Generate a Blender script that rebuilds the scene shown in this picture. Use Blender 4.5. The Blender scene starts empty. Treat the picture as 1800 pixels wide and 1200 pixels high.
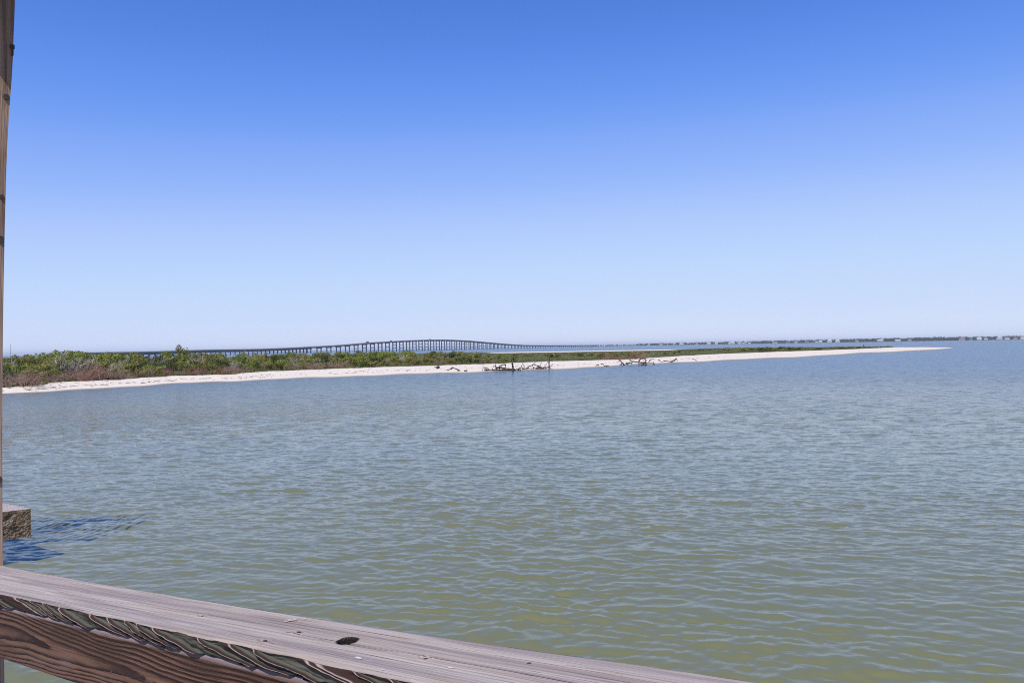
import bpy, math, random
import numpy as np
from mathutils import Matrix, Vector

random.seed(7)
rng = np.random.default_rng(11)
scene = bpy.context.scene
col = scene.collection
R = math.radians

# ------------------------------------------------------------------ camera
EYE = 4.6                                   # metres above the bay
FOC = 1400.0                                # focal length in photo pixels (1800 wide)
PITCH, ROLL = math.atan(10 / FOC), R(0.945)
Fv = np.array([0, math.cos(PITCH), math.sin(PITCH)])
_R0 = np.array([1.0, 0, 0]); _U0 = np.array([0, -math.sin(PITCH), math.cos(PITCH)])
Rv = math.cos(ROLL) * _R0 - math.sin(ROLL) * _U0
Uv = math.sin(ROLL) * _R0 + math.cos(ROLL) * _U0
CAM = np.array([0, 0, EYE])
cd = bpy.data.cameras.new('camera'); cam = bpy.data.objects.new('camera', cd); col.objects.link(cam)
cd.sensor_width = 36; cd.lens = 36 * FOC / 1800; cd.clip_start = 0.05; cd.clip_end = 60000
M = Matrix.Identity(4)
for i in range(3):
    M[i][0], M[i][1], M[i][2], M[i][3] = Rv[i], Uv[i], -Fv[i], CAM[i]
cam.matrix_world = M
scene.camera = cam

# ------------------------------------------------------------------ sky and sun
SUN_H = np.array([-0.375, -0.927]); SUN_H /= np.linalg.norm(SUN_H)
SUN_EL = R(55)
SUN_DIR = Vector((SUN_H[0] * math.cos(SUN_EL), SUN_H[1] * math.cos(SUN_EL), math.sin(SUN_EL)))
world = bpy.data.worlds.new('World'); scene.world = world; world.use_nodes = True
wn = world.node_tree; wn.nodes.clear()
sky = wn.nodes.new('ShaderNodeTexSky'); sky.sky_type = 'NISHITA'; sky.sun_disc = False
sky.sun_elevation = SUN_EL; sky.sun_rotation = math.atan2(SUN_H[0], SUN_H[1])
sky.altitude = 0; sky.air_density = 0.6; sky.dust_density = 0.0; sky.ozone_density = 6.0
# one response curve for the whole sky, like the camera's own rendering of blue
sc_ = wn.nodes.new('ShaderNodeVectorMath'); sc_.operation = 'SCALE'; sc_.inputs[3].default_value = 0.1
cv = wn.nodes.new('ShaderNodeRGBCurve')
SKY_CURVE = [[(0, 0), (0.062, 0.076), (0.084, 0.138), (0.120, 0.279), (0.207, 0.479), (0.487, 0.640), (1, 0.80)],
             [(0, 0), (0.124, 0.216), (0.163, 0.309), (0.229, 0.456), (0.378, 0.651), (0.704, 0.750), (1, 0.82)],
             [(0, 0), (0.273, 0.694), (0.347, 0.863), (0.463, 0.960), (0.667, 0.990), (0.857, 0.985), (1, 0.985)]]
for c_, pts_ in zip(cv.mapping.curves, SKY_CURVE):
    c_.points[0].location = pts_[0]; c_.points[1].location = pts_[-1]
    for q_ in pts_[1:-1]: c_.points.new(*q_)
cv.mapping.update()
s2_ = wn.nodes.new('ShaderNodeVectorMath'); s2_.operation = 'SCALE'; s2_.inputs[3].default_value = 10.0
bg = wn.nodes.new('ShaderNodeBackground'); bg.inputs['Strength'].default_value = 0.1
wo = wn.nodes.new('ShaderNodeOutputWorld')
wn.links.new(sky.outputs[0], sc_.inputs[0]); wn.links.new(sc_.outputs[0], cv.inputs['Color']); wn.links.new(cv.outputs[0], s2_.inputs[0])
wn.links.new(s2_.outputs[0], bg.inputs['Color']); wn.links.new(bg.outputs[0], wo.inputs['Surface'])
sd = bpy.data.lights.new('sun', 'SUN'); sd.energy = 4.0; sd.angle = R(0.53); sd.color = (1.0, 0.955, 0.89)
so = bpy.data.objects.new('sun', sd); col.objects.link(so)
so.rotation_euler = SUN_DIR.to_track_quat('Z', 'Y').to_euler(); so.location = (-30, -40, 60)
vs = scene.view_settings
vs.view_transform = 'Standard'; vs.look = 'None'; vs.gamma = 1.0; vs.exposure = 0.0; vs.use_curve_mapping = False
scene.cycles.max_bounces = 6; scene.cycles.diffuse_bounces = 3; scene.cycles.glossy_bounces = 3
scene.cycles.use_denoising = False; scene.cycles.filter_width = 1.0; scene.cycles.transparent_max_bounces = 8; scene.cycles.volume_bounces = 0

# ------------------------------------------------------------------ helpers
def ray(px, py):
    return Fv + Rv * (px - 900) / FOC + Uv * (600 - py) / FOC
def ground(px, py, z=0.0):
    d = ray(px, py); return CAM + d * ((z - EYE) / d[2])
def atdepth(px, py, Y):
    d = ray(px, py); return CAM + d * (Y / d[1])
def horizon(px): return 610 - 0.0165 * (px - 900)

def tag(o, label=None, cat=None, group=None, kind=None):
    if label: o['label'] = label
    if cat: o['category'] = cat
    if group: o['group'] = group
    if kind: o['kind'] = kind
    return o
def link(name, data, parent=None, mats=()):
    o = bpy.data.objects.new(name, data); col.objects.link(o)
    if parent is not None: o.parent = parent
    for m in mats: data.materials.append(m)
    return o
def empty(name, loc=(0, 0, 0), rz=0):
    o = bpy.data.objects.new(name, None); col.objects.link(o)
    o.location = loc; o.rotation_euler = (0, 0, rz); o.empty_display_size = 0.3
    return o
def np_mesh(name, verts, faces, smooth=False, mat_idx=None):
    """faces: list of lists or an (n,k) array"""
    me = bpy.data.meshes.new(name)
    V = np.asarray(verts, dtype=np.float32)
    if isinstance(faces, np.ndarray):
        n, k = faces.shape
        me.vertices.add(len(V)); me.vertices.foreach_set('co', V.ravel())
        me.loops.add(n * k); me.loops.foreach_set('vertex_index', faces.astype(np.int32).ravel())
        me.polygons.add(n)
        me.polygons.foreach_set('loop_start', (np.arange(n) * k).astype(np.int32))
        me.polygons.foreach_set('loop_total', np.full(n, k, dtype=np.int32))
    else:
        me.from_pydata([tuple(v) for v in V], [], faces)
    if mat_idx is not None: me.polygons.foreach_set('material_index', np.asarray(mat_idx, dtype=np.int32))
    me.update(calc_edges=True)
    if smooth: me.polygons.foreach_set('use_smooth', np.ones(len(me.polygons), dtype=bool))
    me.validate()
    return me
def float_attr(me, name, vals, domain='POINT'):
    a = me.attributes.new(name, 'FLOAT', domain); a.data.foreach_set('value', np.asarray(vals, dtype=np.float32))
def grid_faces(nu, nv, wrap_v=False):
    i, j = np.meshgrid(np.arange(nu - 1), np.arange(nv if wrap_v else nv - 1), indexing='ij')
    a = i * nv + j; b = i * nv + (j + 1) % nv; c = (i + 1) * nv + (j + 1) % nv; d = (i + 1) * nv + j
    return np.stack([a, b, c, d], -1).reshape(-1, 4)
class MB:
    """collects boxes, prisms and tubes into one mesh"""
    def __init__(s): s.v = []; s.f = []
    def box(s, c, size, ax=None):
        c = np.asarray(c, float); h = np.asarray(size, float) / 2
        A = np.eye(3) if ax is None else np.asarray(ax, float)
        b = len(s.v)
        for sx in (-1, 1):
            for sy in (-1, 1):
                for sz in (-1, 1):
                    s.v.append(c + A[0] * h[0] * sx + A[1] * h[1] * sy + A[2] * h[2] * sz)
        s.f += [[b + i for i in q] for q in ((0, 1, 3, 2), (4, 6, 7, 5), (0, 4, 5, 1), (2, 3, 7, 6), (0, 2, 6, 4), (1, 5, 7, 3))]
        return s
    def hull_prism(s, quad_bottom, quad_top):
        b = len(s.v); s.v += [np.asarray(p, float) for p in list(quad_bottom) + list(quad_top)]
        n = len(quad_bottom)
        s.f.append([b + i for i in range(n)][::-1]); s.f.append([b + n + i for i in range(n)])
        for i in range(n):
            j = (i + 1) % n; s.f.append([b + i, b + j, b + n + j, b + n + i])
        return s
    def tube(s, pts, radii, k=5, cap=True):
        pts = [np.asarray(p, float) for p in pts]
        b = len(s.v); n = len(pts)
        for i, p in enumerate(pts):
            t = pts[min(i + 1, n - 1)] - pts[max(i - 1, 0)]; t = t / (np.linalg.norm(t) + 1e-9)
            ref = np.array([0, 0, 1.0]) if abs(t[2]) < 0.9 else np.array([1.0, 0, 0])
            e1 = np.cross(t, ref); e1 /= np.linalg.norm(e1); e2 = np.cross(t, e1)
            r = radii[i] if hasattr(radii, '__len__') else radii
            for q in range(k):
                a = 2 * math.pi * q / k; s.v.append(p + r * (math.cos(a) * e1 + math.sin(a) * e2))
        for i in range(n - 1):
            for q in range(k):
                q2 = (q + 1) % k
                s.f.append([b + i * k + q, b + i * k + q2, b + (i + 1) * k + q2, b + (i + 1) * k + q])
        if cap:
            s.f.append([b + q for q in range(k)][::-1]); s.f.append([b + (n - 1) * k + q for q in range(k)])
        return s
    def build(s, name, mat, parent=None, smooth=False):
        return link(name, np_mesh(name, s.v, s.f, smooth), parent, [mat] if mat else [])

_perm = rng.random((256, 256))
def vnoise(x, y, seed=0):
    """smooth 2-D value noise, about -1..1"""
    x = np.asarray(x, float) + seed * 17.31; y = np.asarray(y, float) + seed * 9.77
    xi = np.floor(x).astype(int); yi = np.floor(y).astype(int)
    fx = x - xi; fy = y - yi; fx = fx * fx * (3 - 2 * fx); fy = fy * fy * (3 - 2 * fy)
    g = lambda a, b: _perm[a % 256, b % 256]
    v = (g(xi, yi) * (1 - fx) + g(xi + 1, yi) * fx) * (1 - fy) + (g(xi, yi + 1) * (1 - fx) + g(xi + 1, yi + 1) * fx) * fy
    return v * 2 - 1
def sstep(a, b, x):
    t = np.clip((np.asarray(x, float) - a) / (b - a), 0, 1); return t * t * (3 - 2 * t)

# ------------------------------------------------------------------ material helpers
class NT:
    def __init__(s, name):
        s.m = bpy.data.materials.new(name); s.m.use_nodes = True; s.t = s.m.node_tree
        s.b = s.t.nodes['Principled BSDF']; s.out = s.t.nodes['Material Output']
    def n(s, kind, **kw):
        nd = s.t.nodes.new(kind)
        for k, v in kw.items(): setattr(nd, k, v)
        return nd
    def l(s, a, b): s.t.links.new(a, b)
    def setin(s, sock, v):
        if isinstance(v, (int, float)): sock.default_value = v
        elif isinstance(v, (tuple, list)):
            sock.default_value = tuple(v) if len(v) == len(sock.default_value) else tuple(v) + (1,)
        else: s.l(v, sock)
    def math(s, op, a, b=0.0, c=0.0, clamp=False):
        nd = s.n('ShaderNodeMath', operation=op, use_clamp=clamp)
        for i, v in enumerate((a, b, c)): s.setin(nd.inputs[i], v)
        return nd.outputs[0]
    def vmath(s, op, a, b=(0, 0, 0)):
        nd = s.n('ShaderNodeVectorMath', operation=op)
        s.setin(nd.inputs[0], a); s.setin(nd.inputs[1], b)
        return nd.outputs[1] if op in ('LENGTH', 'DOT_PRODUCT') else nd.outputs[0]
    def noise(s, vec, scale, detail=3, rough=0.55, dist=0.0):
        nd = s.n('ShaderNodeTexNoise'); s.l(vec, nd.inputs['Vector'])
        nd.inputs['Scale'].default_value = scale; nd.inputs['Detail'].default_value = detail
        nd.inputs['Roughness'].default_value = rough; nd.inputs['Distortion'].default_value = dist
        return nd.outputs['Fac']
    def ramp(s, fac, stops, interp='LINEAR'):
        nd = s.n('ShaderNodeValToRGB'); s.l(fac, nd.inputs['Fac']); cr = nd.color_ramp; cr.interpolation = interp
        while len(cr.elements) < len(stops): cr.elements.new(0.5)
        for e, (p, c) in zip(cr.elements, stops):
            e.position = p; e.color = (c, c, c, 1) if isinstance(c, (int, float)) else tuple(c) + (1,)
        return nd.outputs['Color']
    def mix(s, fac, a, b, mode='MIX'):
        nd = s.n('ShaderNodeMix', data_type='RGBA', blend_type=mode)
        s.setin(nd.inputs[0], fac); s.setin(nd.inputs[6], a); s.setin(nd.inputs[7], b)
        return nd.outputs[2]
    def smooth(s, x, a, b):
        nd = s.n('ShaderNodeMapRange', interpolation_type='SMOOTHSTEP')
        s.setin(nd.inputs[0], x); nd.inputs[1].default_value = a; nd.inputs[2].default_value = b
        return nd.outputs[0]
    def pos(s): return s.n('ShaderNodeNewGeometry').outputs['Position']
    def obj(s): return s.n('ShaderNodeTexCoord').outputs['Object']
    def attr(s, name): return s.n('ShaderNodeAttribute', attribute_name=name).outputs['Fac']
    def objrand(s): return s.n('ShaderNodeObjectInfo').outputs['Random']
    def mapping(s, vec, scale=(1, 1, 1), rot=(0, 0, 0)):
        nd = s.n('ShaderNodeMapping'); s.l(vec, nd.inputs[0]); nd.inputs['Scale'].default_value = scale; nd.inputs['Rotation'].default_value = rot
        return nd.outputs[0]
    def bump(s, h, dist, strength=1.0, normal=None):
        nd = s.n('ShaderNodeBump'); s.l(h, nd.inputs['Height']); nd.inputs['Distance'].default_value = dist; nd.inputs['Strength'].default_value = strength
        if normal is not None: s.l(normal, nd.inputs['Normal'])
        return nd.outputs[0]
    def fin(s, color=None, rough=None, normal=None, spec=None):
        if color is not None: s.setin(s.b.inputs['Base Color'], color)
        if rough is not None: s.setin(s.b.inputs['Roughness'], rough)
        if normal is not None: s.l(normal, s.b.inputs['Normal'])
        if spec is not None: s.b.inputs['Specular IOR Level'].default_value = spec
        return s.m

# ------------------------------------------------------------------ materials
def mat_simple(name, c1, c2, scale=3.0, rough=0.8, spec=0.25, bump=0.0):
    t = NT(name); v = t.obj(); n = t.noise(v, scale, 4)
    c = t.mix(t.ramp(n, [(0.3, 0.0), (0.7, 1.0)]), c1, c2)
    nm = t.bump(t.noise(v, scale * 4, 4), bump) if bump else None
    return t.fin(c, rough, nm, spec)

def mat_water():
    t = NT('bay_water'); P = t.pos()
    flat = t.vmath('MULTIPLY', P, (1, 1, 0)); d = t.vmath('LENGTH', flat)
    far = t.smooth(d, 26.0, 56.0); mid = t.smooth(d, 9.0, 26.0)
    v1 = t.mapping(flat, (0.32, 1.0, 1.0), (0, 0, R(7)))
    v2 = t.mapping(flat, (0.40, 1.0, 1.0), (0, 0, R(-14)))
    sml = t.noise(v1, 6.5, 3, 0.55, 0.25); fine = t.noise(v2, 17.0, 3, 0.6, 0.3)
    bn = t.bump(t.math('ADD', t.math('MULTIPLY', sml, 0.0095), t.math('MULTIPLY', fine, 0.0030)), 1.0)
    # beyond the modelled chop the facets are given directly as slopes
    def slopes(vec, scale, detail):
        nd = t.n('ShaderNodeTexNoise'); t.l(vec, nd.inputs['Vector']); nd.inputs['Scale'].default_value = scale
        nd.inputs['Detail'].default_value = detail; nd.inputs['Roughness'].default_value = 0.6; nd.inputs['Distortion'].default_value = 0.3
        return t.vmath('SUBTRACT', nd.outputs['Color'], (0.5, 0.5, 0.5))
    def scaled(v, f):
        nd = t.n('ShaderNodeVectorMath', operation='SCALE'); t.l(v, nd.inputs[0]); t.l(f, nd.inputs[3]); return nd.outputs[0]
    lane = t.noise(t.mapping(flat, (0.010, 0.030, 1)), 1.0, 3)
    lf = t.math('ADD', 0.70, t.math('MULTIPLY', lane, 0.6))
    s1 = t.vmath('MULTIPLY', slopes(v1, 3.2, 3), (0.95, 1.60, 0)); s2 = t.vmath('MULTIPLY', slopes(v2, 8.5, 2), (0.40, 0.65, 0))
    sv = t.vmath('ADD', scaled(s1, t.math('MULTIPLY', far, lf)), scaled(s2, t.math('MULTIPLY', mid, lf)))
    nrm = t.vmath('NORMALIZE', t.vmath('ADD', bn, sv))
    # suspended silt: body colour of the water itself, with broad drifting patches
    pat = t.noise(t.mapping(flat, (0.02, 0.05, 1)), 1.0, 3)
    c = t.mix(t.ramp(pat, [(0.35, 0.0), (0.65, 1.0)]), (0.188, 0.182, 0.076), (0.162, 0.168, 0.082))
    # far body colour painted bluer, imitating the sky's reflection
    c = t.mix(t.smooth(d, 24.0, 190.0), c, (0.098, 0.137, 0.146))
    t.b.inputs['IOR'].default_value = 1.33
    rg = t.math('ADD', 0.05, t.math('MULTIPLY', t.smooth(d, 25.0, 120.0), 0.17))
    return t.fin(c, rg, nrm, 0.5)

def mat_island():
    t = NT('island_ground'); P = t.pos(); veg = t.attr('veg')
    z = t.n('ShaderNodeSeparateXYZ'); t.l(P, z.inputs[0])
    n1 = t.noise(P, 0.25, 4); n2 = t.noise(P, 1.6, 4); n3 = t.noise(P, 9.0, 3)
    sand = t.mix(t.ramp(n2, [(0.3, 0.0), (0.7, 1.0)]), (0.83, 0.725, 0.575), (0.76, 0.655, 0.515))
    sand = t.mix(t.math('MULTIPLY', t.ramp(t.noise(P, 3.5, 5), [(0.60, 0.0), (0.68, 1.0)]), 0.35), sand, (0.42, 0.33, 0.26))
    wr = t.math('ADD', z.outputs[2], t.math('MULTIPLY', t.math('SUBTRACT', t.noise(P, 0.12, 3), 0.5), 0.16))
    band = t.math('SUBTRACT', 1.0, t.smooth(t.math('ABSOLUTE', t.math('SUBTRACT', wr, 0.24)), 0.004, 0.035))
    sand = t.mix(t.math('MULTIPLY', band, t.ramp(t.noise(P, 1.1, 5, 0.7), [(0.46, 0.0), (0.68, 0.35)])), sand, (0.36, 0.28, 0.21))
    sand = t.mix(t.math('MULTIPLY', t.ramp(n1, [(0.40, 0.0), (0.62, 1.0)]), 0.15), sand, (0.66, 0.52, 0.40))
    wet = t.math('SUBTRACT', 1.0, t.smooth(t.math('ADD', z.outputs[2], t.math('MULTIPLY', t.math('SUBTRACT', n1, 0.5), 0.06)), 0.02, 0.10))
    sand = t.mix(t.math('MULTIPLY', wet, 0.8), sand, (0.20, 0.155, 0.105))
    grass = t.mix(t.ramp(n2, [(0.35, 0.0), (0.65, 1.0)]), (0.115, 0.125, 0.034), (0.17, 0.145, 0.06))
    grass = t.mix(t.ramp(n1, [(0.4, 0.0), (0.6, 1.0)]), grass, (0.085, 0.105, 0.025))
    f = t.smooth(t.math('ADD', veg, t.math('ADD', t.math('MULTIPLY', t.math('SUBTRACT', n1, 0.5), 2.6), t.math('MULTIPLY', t.math('SUBTRACT', n2, 0.5), 1.4))), -0.2, 0.3)
    return t.fin(t.mix(f, sand, grass), 0.95, t.bump(t.math('ADD', n2, t.math('MULTIPLY', n3, 0.3)), 0.06), 0.1)

def mat_foliage(name, dark, light, warm):
    t = NT(name); tint = t.attr('tint'); r = t.objrand()
    c = t.mix(tint, dark, light)
    c = t.mix(t.math('MULTIPLY', r, 0.75), c, warm)
    m = t.fin(c, 0.65, None, 0.2)
    tr = t.n('ShaderNodeBsdfTranslucent'); t.l(c, tr.inputs['Color'])
    mx = t.n('ShaderNodeMixShader'); mx.inputs[0].default_value = 0.28
    t.l(t.b.outputs[0], mx.inputs[1]); t.l(tr.outputs[0], mx.inputs[2]); t.l(mx.outputs[0], t.out.inputs['Surface'])
    return m
def mat_twig(name, a, b):
    t = NT(name); tint = t.attr('tint'); r = t.objrand()
    c = t.mix(tint, a, b); c = t.mix(t.math('MULTIPLY', r, 0.35), c, tuple(x * 0.7 for x in a))
    return t.fin(c, 0.9, None, 0.1)

def mat_cap_top():
    """silvered, sun-bleached plank: fine grain along local X"""
    t = NT('silvered_timber'); v = t.obj()
    long1 = t.noise(t.mapping(v, (0.9, 42, 42)), 1.0, 4, 0.6, 0.4)
    long2 = t.noise(t.mapping(v, (2.5, 190, 190)), 1.0, 4, 0.6, 0.2)
    wide = t.noise(t.mapping(v, (0.8, 13, 13)), 1.0, 3, 0.5, 0.5)
    c = t.ramp(wide, [(0.28, (0.26, 0.20, 0.17)), (0.43, (0.48, 0.41, 0.35)), (0.58, (0.44, 0.355, 0.285)), (0.74, (0.28, 0.22, 0.19))])
    c = t.mix(t.ramp(long1, [(0.36, 0.65), (0.55, 0.0)]), c, (0.215, 0.15, 0.148))
    c = t.mix(t.ramp(long2, [(0.55, 0.0), (0.78, 0.6)]), c, (0.52, 0.44, 0.395))
    c = t.mix(t.ramp(long2, [(0.28, 0.7), (0.44, 0.0)]), c, (0.17, 0.115, 0.11))
    crack = t.noise(t.mapping(v, (1.6, 320, 320)), 1.0, 2, 0.5, 0.2)
    c = t.mix(t.ramp(crack, [(0.24, 0.85), (0.33, 0.0)]), c, (0.085, 0.055, 0.05))
    tan = t.noise(t.mapping(v, (5, 26, 26)), 1.0, 3)
    c = t.mix(t.ramp(tan, [(0.60, 0.0), (0.74, 0.55)]), c, (0.36, 0.265, 0.17))
    knot = t.attr('knot'); c = t.mix(knot, c, (0.016, 0.010, 0.008))  # dark knots, and the hole's inner shade painted near black
    h = t.math('ADD', t.math('ADD', t.math('MULTIPLY', long1, 0.7), long2), t.math('MULTIPLY', t.ramp(crack, [(0.24, 0.0), (0.33, 1.0)]), 0.8))
    return t.fin(c, 0.8, t.bump(h, 0.0032), 0.2)

def mat_cap_edge():
    t = NT('weathered_edge_timber'); v = t.obj(); rd = t.attr('ridge')
    n = t.noise(t.mapping(v, (14, 60, 90)), 1.0, 4); n2 = t.noise(t.mapping(v, (3, 260, 260)), 1.0, 3)
    c = t.mix(t.ramp(n, [(0.3, 0.0), (0.7, 1.0)]), (0.080, 0.080, 0.060), (0.125, 0.112, 0.086))
    c = t.mix(t.smooth(rd, 0.25, 0.60), c, (0.045, 0.024, 0.018))  # undercut shade below each ridge painted as a dark band
    c = t.mix(t.smooth(rd, 0.84, 0.98), c, (0.40, 0.30, 0.25))  # sun catching the ridge crests painted as pale lines
    return t.fin(c, 0.85, t.bump(n2, 0.0012), 0.2)

def mat_plain_sawn(name='plain_sawn_timber', light=(0.185, 0.098, 0.060), dark=(0.028, 0.012, 0.010), seed=0.0, cx=2.0, cz=-0.098):
    """flat-sawn board: growth rings of a tapering trunk cut by the face, so cathedral arches appear. Local X along, Z across the face."""
    t = NT(name); v = t.obj(); s = t.n('ShaderNodeSeparateXYZ'); t.l(v, s.inputs[0]); X, Y, Z = s.outputs
    w1 = t.noise(t.mapping(v, (1.3, 4, 3)), 1.0, 2, 0.5); w2 = t.noise(t.mapping(v, (9, 12, 45)), 1.0, 3, 0.6)
    zc = t.math('ADD', Z, t.math('ADD', t.math('MULTIPLY', t.math('SUBTRACT', w1, 0.5), 0.080), -cz))
    rad = t.math('SQRT', t.math('ADD', t.math('MULTIPLY', zc, zc), t.math('POWER', t.math('ADD', Y, 0.167), 2.0)))
    taper = t.math('MULTIPLY', t.math('ADD', X, cx + seed), 0.030)
    ring = t.math('ADD', t.math('ADD', rad, taper), t.math('MULTIPLY', t.math('SUBTRACT', w2, 0.5), 0.009))
    ph = t.math('MULTIPLY', ring, 1.0 / 0.0115)
    # irregular ring widths
    ph = t.math('ADD', ph, t.math('MULTIPLY', t.math('SINE', t.math('MULTIPLY', ph, 0.73)), 0.45))
    saw = t.math('FRACT', ph)
    late = t.ramp(saw, [(0.0, 0.05), (0.30, 0.25), (0.62, 0.95), (0.78, 1.0), (0.86, 0.15), (1.0, 0.05)])
    fib = t.noise(t.mapping(v, (4, 160, 300)), 1.0, 4, 0.65)
    blot = t.noise(t.mapping(v, (4, 10, 16)), 1.0, 4, 0.55)
    c = t.mix(late, light, dark)
    c = t.mix(t.ramp(blot, [(0.34, 0.75), (0.52, 0.0)]), c, tuple(x * 0.42 for x in light))
    c = t.mix(t.ramp(blot, [(0.58, 0.0), (0.74, 0.5)]), c, (0.20, 0.145, 0.125))
    c = t.mix(t.ramp(fib, [(0.28, 0.55), (0.48, 0.0)]), c, (0.045, 0.026, 0.020))
    edge = t.attr('sunlit_lip'); c = t.mix(edge, c, (0.31, 0.235, 0.235))  # sunlight along the board's top lip painted in as paler colour
    h = t.math('ADD', t.math('MULTIPLY', late, 1.0), t.math('MULTIPLY', fib, 0.6))
    return t.fin(c, 0.72, t.bump(h, 0.0028), 0.25)

def mat_post():
    t = NT('post_timber'); v = t.obj()
    g = t.noise(t.mapping(v, (60, 60, 1.3)), 1.0, 4, 0.6, 0.3); g2 = t.noise(t.mapping(v, (220, 220, 3)), 1.0, 3)
    c = t.ramp(g, [(0.3, (0.16, 0.09, 0.06)), (0.5, (0.38, 0.25, 0.17)), (0.7, (0.52, 0.36, 0.255))])
    c = t.mix(t.ramp(g2, [(0.3, 0.6), (0.5, 0.0)]), c, (0.22, 0.13, 0.10))
    return t.fin(c, 0.85, t.bump(t.math('ADD', g, g2), 0.003), 0.2)

def mat_concrete_rough():
    t = NT('old_concrete'); v = t.obj()
    vo = t.n('ShaderNodeTexVoronoi'); t.l(v, vo.inputs['Vector']); vo.inputs['Scale'].default_value = 26
    n = t.noise(v, 7, 6, 0.65); n2 = t.noise(v, 30, 4, 0.6)
    sep = t.n('ShaderNodeSeparateXYZ'); g = t.n('ShaderNodeNewGeometry'); t.l(g.outputs['Normal'], sep.inputs[0])
    up = t.smooth(sep.outputs[2], 0.55, 0.85)  # top painted paler and sides darker, as the light falls on them
    side = t.ramp(n, [(0.30, (0.085, 0.06, 0.038)), (0.50, (0.235, 0.165, 0.105)), (0.66, (0.36, 0.265, 0.175)), (0.8, (0.55, 0.43, 0.30))])
    side = t.mix(t.ramp(n2, [(0.34, 0.8), (0.46, 0.0)]), side, (0.035, 0.025, 0.018))
    top = t.mix(t.ramp(n, [(0.35, 0.0), (0.7, 1.0)]), (0.47, 0.385, 0.335), (0.58, 0.48, 0.43))
    h = t.math('ADD', t.math('MULTIPLY', n2, 0.7), t.math('MULTIPLY', vo.outputs['Distance'], 0.9))
    return t.fin(t.mix(up, side, top), 0.92, t.bump(h, 0.03), 0.15)

WATER = mat_water(); ISLAND = mat_island()
LEAF = [mat_foliage('olive_leaves', (0.085, 0.098, 0.020), (0.320, 0.310, 0.062), (0.34, 0.28, 0.09)),
        mat_foliage('bright_leaves', (0.066, 0.105, 0.014), (0.265, 0.340, 0.045), (0.34, 0.31, 0.06)),
        mat_foliage('dark_leaves', (0.035, 0.060, 0.015), (0.105, 0.138, 0.036), (0.16, 0.15, 0.05))]
TWIG_BROWN = mat_twig('brown_brush', (0.22, 0.135, 0.10), (0.56, 0.40, 0.32))
TWIG_RUST = mat_twig('rusty_brush', (0.24, 0.115, 0.075), (0.40, 0.235, 0.165))
TWIG_GREY = mat_twig('grey_twigs', (0.34, 0.29, 0.22), (0.62, 0.55, 0.45))
BARK = mat_simple('bark', (0.09, 0.062, 0.042), (0.16, 0.115, 0.08), 6)
DRIFT = mat_simple('wet_dark_driftwood', (0.050, 0.034, 0.026), (0.15, 0.105, 0.078), 3)
DRIFT_PALE = mat_simple('bleached_driftwood', (0.36, 0.30, 0.24), (0.56, 0.49, 0.41), 3)
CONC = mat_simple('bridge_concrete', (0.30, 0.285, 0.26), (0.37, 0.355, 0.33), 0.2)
CONC_SHADED = mat_simple('bridge_concrete_shaded', (0.20, 0.19, 0.18), (0.26, 0.25, 0.235), 0.3)  # same concrete painted darker for the shade on girders and piers
CAPTOP = mat_cap_top(); CAPEDGE = mat_cap_edge(); BOARD = mat_plain_sawn(); POSTM = mat_post(); ROUGHC = mat_concrete_rough()
STEEL = mat_simple('rusty_steel', (0.05, 0.035, 0.03), (0.11, 0.07, 0.05), 40, 0.6)
FLAKE = mat_simple('white_flake', (0.50, 0.40, 0.31), (0.70, 0.62, 0.55), 60, 0.8)
DECKM = mat_simple('deck_timber', (0.26, 0.205, 0.165), (0.36, 0.29, 0.24), 5)

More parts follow.
